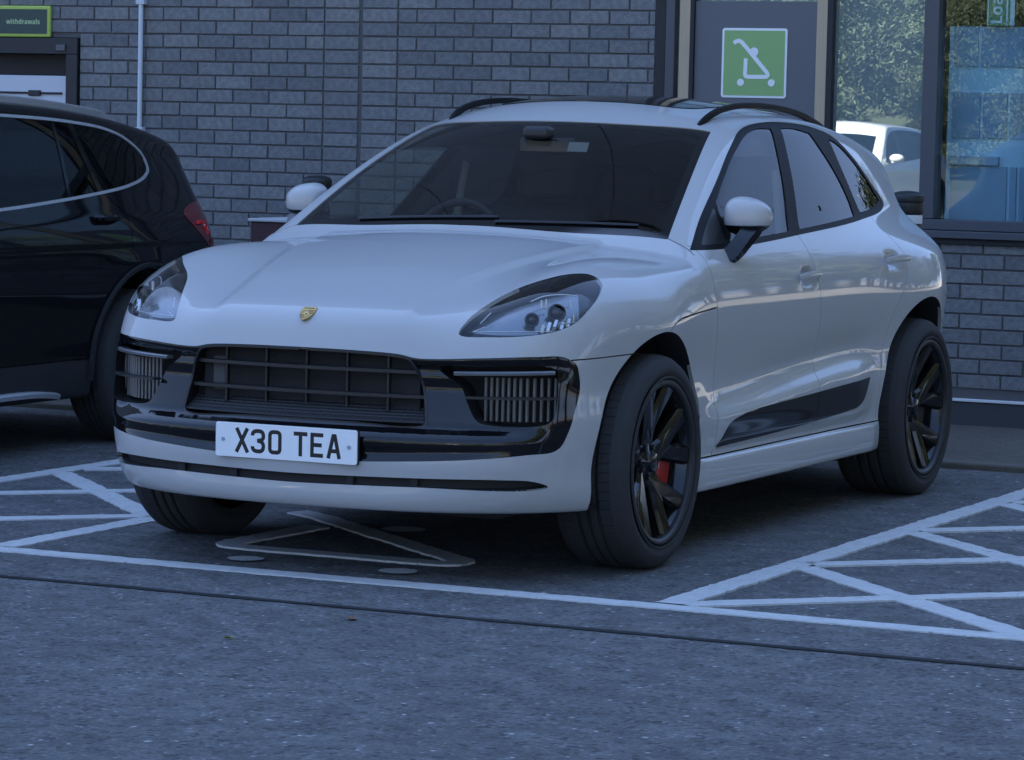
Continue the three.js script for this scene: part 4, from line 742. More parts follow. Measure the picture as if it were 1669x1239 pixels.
    for (let i = 0; i < 44; i++) { const z = -0.43 + i * 0.02, h = ext(-0.038, 0.038, 0, 0.0035, -0.0022, 0.0022); h.rotateZ(-0.53); h.translate(gx(0.52, z) - 0.036, 0.546, z); b.push(h); }
    mesh('tray_ribs', merge(b), M.plastic, car);
  }
  // radar block behind the grille
  mesh('radar_sensor', ext(2.13, 2.16, 0.585, 0.70, 0.315, 0.365, 0.006), std({ color: C(0.07, 0.07, 0.068), roughness: 0.7 }), car);
  for (const m of [1, -1]) {
    const K = g => m > 0 ? g : mirrorZ(g);
    mesh('intake_duct', K(rim(ink, [-0.11, 0, -0.015])), M.satin, car);
    mesh('intake_back', K(sheetGeo(warp(ink, (x, y, z) => [x - 0.109, y, z - 0.014]))), M.void, car);
    const core = new THREE.Group(); core.name = 'intake_cooler'; car.add(core);
    for (let i = 0; i < 13; i++) { const z = 0.606 + i * 0.0178, x = frontX(0.6, z) - 0.082 - 0.05 * sst(0.70, 0.82, z) - 0.02; const g = ext(x - 0.006, x + 0.006, 0.530, 0.672, z - 0.0042, z + 0.0042, 0.002); mesh('cooler_fin', K(g), M.fin, core); }
    const ix = (y, z) => bodyXat(y, z);
    mesh('intake_slat', K(sweep([0.575, 0.65, 0.72, 0.78, 0.822].map(z => [ix(0.610, z) - 0.022, 0.610, z]), [[0.012, -0.004], [0.012, 0.004], [-0.02, 0.004], [-0.02, -0.004]].map(([a, b]) => [-a, b]), [0, 1, 0])), M.satin, car);
    mesh('daytime_light', K(sweep([0.53, 0.60, 0.68, 0.75, 0.812].map(z => [ix(0.692, z) - 0.016, lerp(0.684, 0.691, (z - 0.53) / 0.27), z]), [[0.010, -0.005], [0.011, 0.003], [0.006, 0.007], [-0.02, 0.007], [-0.02, -0.005]].map(([a, b]) => [-a, b]), [0, 1, 0])), std({ color: C(0.22, 0.225, 0.23), roughness: 0.3, metalness: 0.6 }), car);
  }
  // lower lip seam highlights: tow-eye cover, slot ribs
  for (const z of [-0.43, -0.215, 0.215, 0.43]) mesh('slot_rib', ext(frontX(0.33, z) - 0.034, frontX(0.33, z) - 0.016, 0.309, 0.349, z - 0.014, z + 0.014, 0.003), M.plastic, car);
})();
function bodyXat(y, z) { let lo = 1.5, hi = 2.4; for (let k = 0; k < 40; k++) { const m = (lo + hi) / 2; if (bodyF(m, y, z) < 0) lo = m; else hi = m; } return lo; }
function bodyZat(x, y) { let lo = 0.3, hi = 1.1; for (let k = 0; k < 40; k++) { const m = (lo + hi) / 2; if (bodyF(x, y, m) < 0) lo = m; else hi = m; } return lo; }
function bodyYat(x, z) { let lo = 0.5, hi = 1.8; for (let k = 0; k < 40; k++) { const m = (lo + hi) / 2; if (bodyF(x, m, z) < 0) lo = m; else hi = m; } return lo; }
// ---------------------------------------------------------------- headlamps
(() => {
  const { hl, hd, HS } = V;
  const rp = polyDist(smoothPoly([[-0.405, 0.812, 1], [-0.375, 0.842], [-0.30, 0.868], [-0.19, 0.905], [-0.09, 0.928], [-0.035, 0.930, 1], [-0.030, 0.86, 1], [-0.065, 0.833], [-0.13, 0.815], [-0.28, 0.806]], 6));
  const back = outside(offset(hl, -0.045), () => 1), [refl, bez] = cut(back, (x, y, z) => rp(HS(x, z), y));
  const P = (s, y, dep) => { let lo = 0, hi = 3; for (let k = 0; k < 40; k++) { const m = (lo + hi) / 2, x = 0.907 * m - 0.42 * s, z = 0.42 * m + 0.907 * s; if (bodyF(x, y, z) < 0) lo = m; else hi = m; } const m = lo - dep; return [0.907 * m - 0.42 * s, y, 0.42 * m + 0.907 * s]; };
  const ax = new THREE.Quaternion().setFromUnitVectors(new THREE.Vector3(0, 1, 0), new THREE.Vector3(0.907, 0.02, 0.42).normalize());
  const at = (g, s, y, d) => { g.applyQuaternion(ax); g.translate(...P(s, y, d)); return g; };
  const pod = (s, y, r) => [at(new THREE.TorusGeometry(r, 0.004, 8, 32).rotateX(Math.PI / 2), s, y, 0.022), at(new THREE.CylinderGeometry(r, r * 0.9, 0.02, 32, 1, true), s, y, 0.032)];
  const bulb = (s, y, r) => { const g = new THREE.SphereGeometry(r, 24, 12, 0, Math.PI * 2, 0, Math.PI / 2); g.scale(1, 0.6, 1); return at(g, s, y, 0.036); };
  const grey = std({ color: C(0.24, 0.25, 0.27), roughness: 0.22, metalness: 0.75 });
  const edge = std({ color: C(0.62, 0.63, 0.64), roughness: 0.25, metalness: 0.6 });
  for (const m of [1, -1]) {
    const K = g => m > 0 ? g : mirrorZ(g), g = new THREE.Group(); g.name = 'headlamp'; car.add(g);
    mesh('lamp_lens', K(panel(offset(hl, -0.0015), 0.006)), M.lens, g);
    mesh('lamp_bezel', K(merge([sheetGeo(bez), rim(hl, 0.046), rim(offset(inside(hl, (x, y, z) => 0.008 - (-hd(HS(x, z), y)) - 0), -0.004), 0.001) || sheetGeo(bez)].filter(Boolean))), M.gloss, g);
    mesh('lamp_reflector', K(sheetGeo(refl)), grey, g);
    const led = phy({ color: C(0.85, 0.88, 0.9), transmission: 0.5, roughness: 0.05, thickness: 0 });
    for (const [s, y, r] of [[-0.105, 0.880, 0.026], [-0.185, 0.858, 0.020]]) { const [t1, c1] = pod(s, y, r); mesh('projector_ring', K(t1), M.gloss, g); mesh('projector_housing', K(c1), M.gloss, g); mesh('projector_lens', K(bulb(s, y, r * 0.92)), M.gloss, g); }
    const rot = Math.atan2(0.42, 0.907);
    for (const [s, y, w, h] of [[-0.155, 0.905, 0.006, 0.030], [-0.140, 0.908, 0.006, 0.030], [-0.060, 0.905, 0.006, 0.026], [-0.050, 0.862, 0.005, 0.024]]) { const q = ext(-0.004, 0.004, -h / 2, h / 2, -w / 2, w / 2, 0.002); q.rotateY(-rot); q.translate(...P(s, y, 0.028)); mesh('light_bar', K(q), edge, g); }
    // bright facets of the reflector beside and below the lamps
    for (let k = 0; k < 5; k++) { const s = -0.150 + k * 0.021, y = 0.830 + 0.005 * (k % 3) + k * 0.0035, q = ext(-0.0015, 0.0015, -0.014 - 0.004 * (k % 2), 0.014, -0.0055, 0.0055, 0.001); q.rotateX(0.35 - 0.1 * (k % 3)); q.rotateZ(0.35 + 0.12 * (k % 4)); q.rotateY(-rot + 0.25 * (k % 3 - 1)); q.translate(...P(s, y, 0.032)); mesh('reflector_facet', K(q), edge, g); }
    for (const [s0, y0, s1, y1] of [[-0.375, 0.816, -0.12, 0.822], [-0.375, 0.816, -0.335, 0.832], [-0.352, 0.842, -0.318, 0.876], [-0.09, 0.845, -0.04, 0.850]]) mesh('light_strip', K(tube([P(s0, y0, 0.03), P((s0 + s1) / 2, (y0 + y1) / 2, 0.03), P(s1, y1, 0.03)], 0.0018, 16, 6)), edge, g);
    const hood = polyline2([[-0.19, 0.914], [-0.15, 0.930], [-0.09, 0.936], [-0.04, 0.932]], 6).map(([s, y]) => P(s, y, 0.03)); mesh('projector_brow', K(tube(hood, 0.0022, 24, 6)), edge, g);
  }
})();
// ---------------------------------------------------------------- number plate with its letters
(() => {
  const W = 1040, H = 222, cv = document.createElement('canvas'); cv.width = W; cv.height = H; const c = cv.getContext('2d');
  c.fillStyle = '#f2f3f3'; c.fillRect(0, 0, W, H);
  c.strokeStyle = '#0b0b0c'; c.fillStyle = '#0b0b0c'; c.lineWidth = 26; c.lineCap = 'butt'; c.lineJoin = 'miter'; c.miterLimit = 3;
  const h = 158, w = 100, y0 = 32, y1 = y0 + h, m = 13;
  const seg = (pts) => { c.beginPath(); pts.forEach(([x, y], i) => i ? c.lineTo(x, y) : c.moveTo(x, y)); c.stroke(); };
  const rr = (x, y, w, h, r) => { c.beginPath(); c.moveTo(x + r, y); c.lineTo(x + w - r, y); c.quadraticCurveTo(x + w, y, x + w, y + r); c.lineTo(x + w, y + h - r); c.quadraticCurveTo(x + w, y + h, x + w - r, y + h); c.lineTo(x + r, y + h); c.quadraticCurveTo(x, y + h, x, y + h - r); c.lineTo(x, y + r); c.quadraticCurveTo(x, y, x + r, y); c.closePath(); c.stroke(); };
  let x = 148; const gap = 22;
  seg([[x + 10, y0], [x + w - 8, y1]]); seg([[x + w - 10, y0], [x + 8, y1]]); x += w + gap;                                                       // X
  c.beginPath(); c.moveTo(x + 6, y0 + 44); c.quadraticCurveTo(x + 6, y0 + m, x + 44, y0 + m); c.lineTo(x + 52, y0 + m); c.quadraticCurveTo(x + w - m, y0 + m, x + w - m, y0 + 46); c.quadraticCurveTo(x + w - m, y0 + 76, x + 40, y0 + 76); c.moveTo(x + 40, y0 + 76); c.quadraticCurveTo(x + w - m, y0 + 78, x + w - m, y0 + 110); c.quadraticCurveTo(x + w - m, y1 - m, x + 54, y1 - m); c.lineTo(x + 44, y1 - m); c.quadraticCurveTo(x + 6, y1 - m, x + 6, y1 - 44); c.stroke(); x += w + gap;   // 3
  rr(x + m, y0 + m, w - 2 * m, h - 2 * m, 26); x += w + gap + 66;                                                                                 // 0
  seg([[x, y0 + m], [x + w, y0 + m]]); seg([[x + w / 2, y0], [x + w / 2, y1]]); x += w + gap;                                                      // T
  seg([[x + m, y0], [x + m, y1]]); seg([[x, y0 + m], [x + w - 6, y0 + m]]); seg([[x, y0 + 78], [x + w - 16, y0 + 78]]); seg([[x, y1 - m], [x + w - 6, y1 - m]]); x += w + gap;   // E
  seg([[x + 10, y1], [x + w / 2 - 4, y0 + 4]]); seg([[x + w - 10, y1], [x + w / 2 + 4, y0 + 4]]); seg([[x + 24, y1 - 48], [x + w - 24, y1 - 48]]); c.fillRect(x + w / 2 - 14, y0, 28, 14);   // A
  const t = new THREE.CanvasTexture(cv); t.colorSpace = THREE.SRGBColorSpace; t.anisotropy = 8;
  const pl = new THREE.Group(); pl.name = 'number_plate'; car.add(pl);
  const X = 2.313, Y = 0.4395, sh = new THREE.Shape(), a = 0.26, b = 0.0555, r = 0.008;
  sh.moveTo(-a + r, -b); sh.lineTo(a - r, -b); sh.absarc(a - r, -b + r, r, -Math.PI / 2, 0); sh.lineTo(a, b - r); sh.absarc(a - r, b - r, r, 0, Math.PI / 2); sh.lineTo(-a + r, b); sh.absarc(-a + r, b - r, r, Math.PI / 2, Math.PI); sh.lineTo(-a, -b + r); sh.absarc(-a + r, -b + r, r, Math.PI, Math.PI * 1.5);
  const g = new THREE.ExtrudeGeometry(sh, { depth: 0.003, bevelEnabled: true, bevelSize: 0.0006, bevelThickness: 0.0006, bevelSegments: 1 }); const p = g.attributes.position, uv = g.attributes.uv;
  for (let i = 0; i < p.count; i++) uv.setXY(i, clamp((p.getX(i) + a) / (2 * a), 0.004, 0.996), clamp((p.getY(i) + b) / (2 * b), 0.01, 0.99));
  g.rotateY(Math.PI / 2); g.translate(X, Y, 0); mesh('plate_face', g, phy({ map: t, color: C(1.0, 1.0, 1.0), roughness: 0.45, clearcoat: 0.4, clearcoatRoughness: 0.15 }), pl);
  mesh('plate_holder', ext(X - 0.014, X - 0.0006, Y - 0.056, Y + 0.056, -0.262, 0.262, 0.004), M.plastic, pl);
  for (const z of [-0.232, 0.232]) { const s = new THREE.CylinderGeometry(0.0065, 0.0065, 0.003, 16); s.rotateZ(Math.PI / 2); s.translate(X + 0.0048, Y, z); mesh('plate_screw', s, std({ color: C(0.35, 0.38, 0.45), roughness: 0.5 }), pl); }
})();
// ---------------------------------------------------------------- bonnet badge: a small gold shield
(() => {
  const sh = new THREE.Shape(); sh.moveTo(-0.024, 0.030); sh.quadraticCurveTo(-0.012, 0.034, 0, 0.031); sh.quadraticCurveTo(0.012, 0.034, 0.024, 0.030); sh.quadraticCurveTo(0.027, 0.005, 0.020, -0.012); sh.quadraticCurveTo(0.012, -0.028, 0, -0.034); sh.quadraticCurveTo(-0.012, -0.028, -0.020, -0.012); sh.quadraticCurveTo(-0.027, 0.005, -0.024, 0.030);
  const W = 128, H = 160, cv = document.createElement('canvas'); cv.width = W; cv.height = H; const c = cv.getContext('2d');
  c.fillStyle = '#b99a55'; c.fillRect(0, 0, W, H); c.fillStyle = '#c8a862'; c.fillRect(0, 0, W, 40);
  for (const [x0, yy] of [[66, 44], [8, 96]]) for (let k = 0; k < 3; k++) { c.fillStyle = k % 2 ? '#1c1712' : '#6e1c16'; c.fillRect(x0, yy + k * 17, 54, 9); }
  for (const [x0, yy] of [[8, 44], [66, 96]]) { c.strokeStyle = '#201a12'; c.lineWidth = 5; c.beginPath(); c.moveTo(x0 + 8, yy + 40); c.quadraticCurveTo(x0 + 10, yy + 8, x0 + 44, yy + 8); c.stroke(); }
  c.fillStyle = '#d2b36a'; c.beginPath(); c.ellipse(64, 88, 20, 25, 0, 0, 7); c.fill(); c.fillStyle = '#1a1612'; c.beginPath(); c.ellipse(64, 92, 8, 13, 0.3, 0, 7); c.fill(); c.fillStyle = '#2a241a'; c.fillRect(18, 16, 92, 10);
  const t = new THREE.CanvasTexture(cv); t.colorSpace = THREE.SRGBColorSpace;
  const g = new THREE.ExtrudeGeometry(sh, { depth: 0.003, bevelEnabled: true, bevelSize: 0.0015, bevelThickness: 0.0015, bevelSegments: 2, curveSegments: 10 }); const p = g.attributes.position, uv = g.attributes.uv;
  for (let i = 0; i < p.count; i++) uv.setXY(i, (p.getX(i) + 0.026) / 0.052, (p.getY(i) + 0.035) / 0.069);
  const bx = bodyXat(0.852, 0.0), m = mesh('bonnet_badge', g, std({ map: t, roughness: 0.3, metalness: 0.45 }), car); m.rotation.set(0, Math.PI / 2, 0, 'YXZ'); m.rotation.x = -0.95; m.position.set(bx + 0.001, 0.853, 0);
})();
// ---------------------------------------------------------------- door mirrors, handles, roof rails, wipers, rear window
(() => {
  const mc = [0.535, 1.176, 0.897];
  const mf = (x, y, z) => {
    const dx = x - mc[0], dy = y - mc[1], dz = z - mc[2], t = clamp((dz + 0.095) / 0.19, 0, 1);
    const ry = lerp(0.074, 0.050, t * t), cy = -0.004 * t;
    const fr = (Math.abs(dx > 0 ? dx / lerp(0.085, 0.055, t) : dx / 0.05) ** 2.2 + Math.abs((dy - cy) / ry) ** 2.6 + Math.abs(dz / 0.086) ** 2.8) ** (1 / 2.5) - 1; return fr * 0.06;
  };
  const ms = netSheet(mf, [0.46, 0.65, 1.08, 1.27, 0.79, 1.01], 0.007);
  const edge = (x, y, z) => 1.142 + 0.004 * sst(0.84, 1.04, z) - y;
  const [cap, low] = cut(ms, edge);
  const body = outside(low, () => 1);
  for (const m of [1, -1]) {
    const K = g => m > 0 ? g : mirrorZ(g), g = new THREE.Group(); g.name = 'door_mirror'; car.add(g);
    mesh('mirror_cap', K(panel(offset(cap, 0.001), 0.006)), M.paint, g); mesh('mirror_base', K(sheetGeo(body)), M.gloss, g);
    mesh('mirror_stalk', K(sweep([[0.68, 1.030, 0.862], [0.660, 1.050, 0.888], [0.625, 1.085, 0.906], [0.585, 1.118, 0.918], [0.555, 1.14, 0.925]], [[-0.034, -0.016], [-0.026, 0.016], [0.026, 0.016], [0.034, -0.016], [0.02, -0.026], [-0.02, -0.026]], [1, 0, 0])), M.gloss, g);
    mesh('indicator_strip', K(tube([[0.611, 1.143, 0.865], [0.607, 1.1425, 0.905], [0.590, 1.143, 0.95], [0.560, 1.144, 0.98]], 0.0028, 20, 6)), M.lens, g);
  }
  for (const [hx, hy] of [[-0.065, 0.943], [-1.04, 0.978]]) for (const m of [1, -1]) {
    const pts = []; for (let i = 0; i <= 8; i++) { const u = i / 8, x = hx + 0.118 - 0.236 * u; pts.push([x, hy + 0.004 * Math.sin(u * Math.PI) + (0.5 - u) * -0.006, bodyZat(x, 0.88) + 0.004 + 0.012 * Math.sin(u * Math.PI) ** 0.6]); }
    const sec = [[-0.006, -0.016], [0.004, -0.014], [0.0065, -0.004], [0.0065, 0.006], [0.003, 0.015], [-0.006, 0.015]].map(([a, b], i) => i ? [-a, b] : [-a, b, u => 0.45 + 0.55 * Math.sin(clamp(u, 0.02, 0.98) * Math.PI) ** 0.5]);
    const g = sweep(pts, sec, [0, 1, 0]); mesh('door_handle', m > 0 ? g : mirrorZ(g), M.paint, car);
  }
  for (const m of [1, -1]) {
    const R = (x, z, up) => [x, bodyYat(x, z) + up, z];
    const rail = sweep([R(0.10, 0.515, -0.012), R(0.07, 0.518, 0.004), R(0.0, 0.522, 0.020), R(-0.12, 0.523, 0.029), R(-0.35, 0.522, 0.033), R(-0.7, 0.515, 0.030), R(-1.0, 0.503, 0.023), R(-1.2, 0.492, 0.014), R(-1.36, 0.480, 0.003), R(-1.44, 0.473, -0.012)], [[-0.009, -0.014], [-0.010, 0.001], [-0.006, 0.008], [0.006, 0.008], [0.010, 0.001], [0.009, -0.014]], [0, 1, 0]);
    mesh('roof_rail', m > 0 ? rail : mirrorZ(rail), M.trim, car);
  }
  // wiper arms at the foot of the windscreen
  for (const [z0, z1] of [[0.45, -0.12], [-0.12, -0.62]]) {
    const pts = []; for (let i = 0; i <= 6; i++) { const z = lerp(z0, z1, i / 6), x = 1.035 - 0.26 * z * z - 0.012 - 0.03 * i / 6; pts.push([x, bodyYat(x, z) + 0.004, z]); }
    mesh('wiper', sweep(pts, [[-0.006, -0.003], [-0.003, 0.004], [0.003, 0.004], [0.006, -0.003]], [0, 1, 0]), M.satin, car);
  }
})();
// ---------------------------------------------------------------- cabin
(() => {
  const cab = new THREE.Group(); cab.name = 'cabin'; car.add(cab);
  mesh('floor_pan', ext(-1.9, 1.0, 0.30, 0.36, -0.80, 0.80, 0.02), M.void, cab);
  const dash = sweep([-0.74, -0.5, -0.25, 0, 0.25, 0.5, 0.74].map(z => [0.62, 0.86, z]), [[-0.36, 0.20], [-0.20, 0.235], [0.02, 0.225], [0.17, 0.17], [0.19, 0.05], [0.12, -0.2], [-0.36, -0.3]].map(([a, b]) => [a, b]), [0, 1, 0]); mesh('dashboard', dash, M.leather, cab);
  const bin = new THREE.SphereGeometry(0.19, 24, 12); bin.scale(0.9, 0.34, 1); bin.translate(0.52, 1.075, 0.37); mesh('instrument_hood', bin, M.leather, cab);
  const sw = new THREE.Group(); sw.name = 'steering_wheel_mount'; const rimG = new THREE.TorusGeometry(0.182, 0.016, 12, 48); const spk = [ext(-0.17, 0.17, -0.014, 0.014, -0.012, 0.012, 0.008), ext(-0.014, 0.014, -0.17, 0, -0.012, 0.012, 0.008), (() => { const h = new THREE.CylinderGeometry(0.06, 0.07, 0.04, 24); h.rotateX(Math.PI / 2); return h; })()];
  const swg = merge([rimG, ...spk]); swg.rotateY(Math.PI / 2); swg.rotateZ(0.38); swg.translate(0.33, 1.015, 0.37); mesh('steering_wheel', swg, M.satin, cab);
  for (const z of [-0.37, 0.37]) {
    const back = new RoundedBoxGeometry(0.16, 0.66, 0.50, 4, 0.07); back.rotateZ(0.24); back.translate(-0.42, 0.86, z);
    const seat = new RoundedBoxGeometry(0.54, 0.18, 0.52, 4, 0.07); seat.translate(-0.12, 0.58, z); mesh('front_seat', merge([back, seat]), M.leather, cab);
    const hr = new RoundedBoxGeometry(0.11, 0.22, 0.27, 4, 0.05); hr.rotateZ(0.2); hr.translate(-0.54, 1.27, z); mesh('headrest', hr, M.leather, cab);
    mesh('seat_belt', tube([[-0.36, 1.33, z > 0 ? 0.66 : -0.66], [-0.34, 1.10, z > 0 ? 0.69 : -0.69], [-0.36, 0.7, z > 0 ? 0.72 : -0.72]], 0.018, 12, 6), M.pale, cab);
  }
  const rb = new RoundedBoxGeometry(0.18, 0.62, 1.30, 4, 0.07); rb.rotateZ(0.3); rb.translate(-1.25, 0.86, 0); mesh('rear_seat', rb, M.leather, cab);
  for (const z of [-0.4, 0, 0.4]) { const hr = new RoundedBoxGeometry(0.10, 0.17, 0.26, 4, 0.05); hr.translate(-1.40, 1.23, z); mesh('headrest', hr, M.leather, cab); }
  // headliner keeps the cabin dark from above
  { let top = inside(BODY, (x, y, z) => -z + 1e-7); top = inside(top, (x, y, z) => Math.max(1.40 + 0.0 * x - y, x - 0.20, -1.7 - x)); mesh('headliner', both(sheetGeo(offset(top, -0.035))), M.leather, cab); }
  const im = new RoundedBoxGeometry(0.03, 0.065, 0.23, 3, 0.02); im.translate(0.36, 1.405, -0.02); mesh('interior_mirror', im, M.gloss, cab);
  mesh('mirror_glass', ext(0.343, 0.3445, 1.378, 1.432, -0.125, 0.085), M.chrome, cab);
  const cam_ = new RoundedBoxGeometry(0.07, 0.05, 0.11, 3, 0.02); cam_.translate(0.40, 1.455, 0.0); mesh('sensor_housing', cam_, M.satin, cab);
  const pass = ext(-0.001, 0.001, -0.020, 0.020, -0.040, 0.040); pass.rotateZ(-1.05 + 1.57); pass.translate(0.395, 1.405, -0.16); mesh('windscreen_sticker', pass, M.pale, cab);
  const tick = ext(0.862, 0.885, 1.092, 1.099, -0.68, -0.42); mesh('dash_ticket', tick, M.pale, cab);
})();
// ---------------------------------------------------------------- wheels
(() => {
  const F = wheelGeos(0.3625, 0.265, 0.272, 0.055), B = wheelGeos(0.3625, 0.295, 0.272, 0.065);
  for (const s of [-1, 1]) { makeWheel(car, F, 1.4035, 0.3615, s * 0.8185, s, 0.35); makeWheel(car, B, -1.4035, 0.3615, s * 0.8125, s, 0.35, M.iron); }
  mesh('underbody', ext(-2.0, 2.0, 0.20, 0.28, -0.62, 0.62, 0.02), M.void, car);
})();
// ================================================================ the black car in the next bay (own frame: z is measured from its middle)
const Q = { z0: 3.655 };
Q.P = spl([[0.15, 0.82], [0.25, 0.862], [0.35, 0.880], [0.48, 0.884], [0.60, 0.893], [0.75, 0.903], [0.86, 0.905], [0.93, 0.897], [1.0, 0.876], [1.06, 0.850], [1.15, 0.812], [1.3, 0.750], [1.45, 0.685], [1.55, 0.635], [1.65, 0.58]]);
Q.plan = spl([[-2.5, -0.19], [-2.2, -0.075], [-1.9, -0.032], [-1.4, -0.006], [-1.0, 0], [0, 0], [1.0, 0], [1.5, -0.02], [1.9, -0.08], [2.3, -0.17]]);
Q.roof = spl([[-2.1, 1.40], [-1.75, 1.478], [-1.4, 1.530], [-1.0, 1.566], [-0.5, 1.588], [0, 1.590], [0.4, 1.560], [0.7, 1.48]]);
Q.hood = spl([[0.6, 1.13], [1.0, 1.07], [1.4, 1.02], [1.8, 0.95], [2.1, 0.85], [2.3, 0.75]]);
function body2F(x, y, z) {
  let w = Q.P(y) + Q.plan(x) * (1 + 0.8 * sst(1.0, 1.3, y));
  for (const ax of [1.29, -1.385]) w += 0.022 * Math.exp(-(((x - ax) / 0.30) ** 2)) * sst(0.15, 0.4, y) * sst(1.0, 0.8, y);
  w -= 0.008 * sst(0.905, 0.885, y) * sst(0.70, 0.85, y) * sst(1.6, 1.2, x);                                   // crease along the doors
  const roof = Q.roof(x) - 0.055 * (z / 0.6) ** 2, wind = 1.09 + (1.10 - 0.3 * z * z - x) * 0.56, rear = 1.16 + (x + 2.11 + 0.15 * z * z) * 1.15;
  const cab = smin(smin(wind, roof, 0.1), rear, 0.09), hood = (x > 0.4 ? Q.hood(x) - 0.05 * (z / 0.8) ** 2 : 0.9), tail = 0.6 + 0.52 * sst(-2.3, -2.0, x) - 0.05 * (z / 0.8) ** 2 - 0.5 * sst(-1.7, -1.2, x);
  const t = y - smax(smax(cab, hood, 0.02), tail, 0.05), a = z - w, fr = x - (2.2 - 0.10 * (z / 0.6) ** 2 - 0.18 * sst(0.55, 1.0, y)), rr = -2.30 + 0.06 * (z / 0.6) ** 2 + 0.10 * sst(0.7, 1.15, y) + 0.05 * sst(0.5, 0.25, y) - x;
  let g = smax(a, t, lerp(0.05, 0.15, sst(0.9, 1.4, x))); g = smax(g, fr, 0.34); g = smax(g, rr, 0.20); return smax(g, 0.22 - y, 0.04);
}
const BODY2 = netSheet(body2F, [-2.42, 2.3, 0.17, 1.68, -0.02, 0.98], 0.016);
M.blackPaint = std({ color: C(0.004, 0.0045, 0.006), roughness: 0.04 });
M.tailRed = phy({ color: C(0.16, 0.004, 0.008), roughness: 0.15, clearcoat: 1 });
M.bright = std({ color: C(0.62, 0.63, 0.65), roughness: 0.32, metalness: 0.6 });
M.tailLit = phy({ color: C(0.85, 0.02, 0.02), roughness: 0.25, clearcoat: 1 });
const suvGeo = {};
(() => {
  let S = inside(BODY2, (x, y, z) => -z + 1e-7); const AR = 0.432, A = [[1.29, 0.358], [-1.385, 0.358]];
  for (const [ax, ay] of A) S = outside(S, (x, y, z) => z > 0.40 ? Math.max(Math.hypot(x - ax, y - ay) - AR, 0.41 - z) : 0.05);
  const op = smoothPoly([[0.78, 1.040, 1], [0.3, 1.042], [-0.252, 1.062], [-0.65, 1.088], [-1.023, 1.118], [-1.372, 1.155], [-1.56, 1.196], [-1.628, 1.236], [-1.622, 1.300], [-1.506, 1.377], [-1.337, 1.423], [-1.06, 1.452], [-0.794, 1.467], [-0.3, 1.478], [0.0, 1.468], [0.25, 1.420], [0.55, 1.25]], 8), od = polyDist(op);
  let dlo; [dlo, S] = cut(S, (x, y, z) => z > 0.3 && y > 0.95 ? od(x, y) : 1);
  let chrome, inn; [inn, chrome] = cut(dlo, (x, y, z) => od(x, y) + 0.013);
  suvGeo.chrome = panel(offset(chrome, 0.002), 0.008);
  const cuts = [[[-0.905, 1.47], [-0.88, 1.30], [-0.83, 1.10]], [[-1.035, 1.47], [-1.075, 1.28], [-1.115, 1.12]], [[-0.02, 1.50], [0.02, 1.25], [0.05, 1.02]]].map(p => lineDist(polyline2(p, 10)));
  const widths = [0.012, 0.020, 0.05]; suvGeo.strips = [];
  cuts.forEach((d, i) => { for (let k = 0; k < 2; k++) inn = refine(inn, (x, y) => d(x, y) - widths[i]); let st;[st, inn] = cut(inn, (x, y, z) => d(x, y) - widths[i]); suvGeo.strips.push(panel(offset(st, 0.0005), 0.005)); });
  suvGeo.panes = pieces(inn).filter(p => p.t.length > 30).map(p => sheetGeo(offset(p, -0.003)));
  // windscreen and rear window
  const wd = polyDist([[1.06, -0.66], [1.08, 0], [0.93, 0.70], [0.46, 0.60], [0.52, 0], [0.46, -0.6], [0.93, -0.7]]); let ws; [ws, S] = cut(S, (x, y, z) => x > 0.2 && y > 1.05 ? wd(x, z) : 1); suvGeo.screen = both(sheetGeo(offset(ws, -0.002)));
  const rd = polyDist([[0.02, 1.18], [0.55, 1.17], [0.52, 1.40], [-0.5, 1.41], [-0.5, 1.18]]); let rw; [rw, S] = cut(S, (x, y, z) => x < -1.7 ? rd(z, y) : 1); suvGeo.rear = both(sheetGeo(offset(rw, -0.002)));
  // tail lamps wrap the corner
  const td = polyDist(smoothPoly([[-1.80, 1.030], [-1.88, 1.065], [-2.02, 1.085], [-2.35, 1.09, 1], [-2.35, 0.86, 1], [-2.08, 0.855], [-1.96, 0.905], [-1.86, 0.975]], 6)); let tl; [tl, S] = cut(S, (x, y, z) => x < -1.6 && z > 0.38 ? td(x, y) : 1); suvGeo.tail = panel(offset(tl, 0.003), 0.02);
  // front lamps, grille and bumper opening
  const fl = polyDist(smoothPoly([[0.50, 0.735], [0.62, 0.775], [0.80, 0.805], [0.86, 0.79], [0.84, 0.72], [0.70, 0.685], [0.54, 0.69]], 6)), gl = polyDist(smoothPoly([[0.035, 0.74], [0.20, 0.755], [0.38, 0.735], [0.40, 0.65], [0.34, 0.575], [0.06, 0.57], [0.035, 0.60]], 6)), lo = polyDist(smoothPoly([[-0.3, 0.48, 1], [0.55, 0.49], [0.72, 0.52], [0.70, 0.43], [0.5, 0.405], [-0.3, 0.40, 1]], 6));
  let fL, gL, bL; [fL, S] = cut(S, (x, y, z) => x > 1.5 ? fl(z, y) : 1); [gL, S] = cut(S, (x, y, z) => x > 1.8 ? gl(z, y) : 1); [bL, S] = cut(S, (x, y, z) => x > 1.8 ? lo(z, y) : 1);
  suvGeo.lamp = panel(offset(fL, -0.001), 0.01); suvGeo.lampBack = merge([sheetGeo(offset(fL, -0.05)), rim(fL, 0.05)]); suvGeo.grille = merge([sheetGeo(offset(gL, -0.035)), rim(gL, 0.036)]); suvGeo.opening = both(merge([sheetGeo(offset(bL, -0.04)), rim(bL, 0.041, offSeam)]));
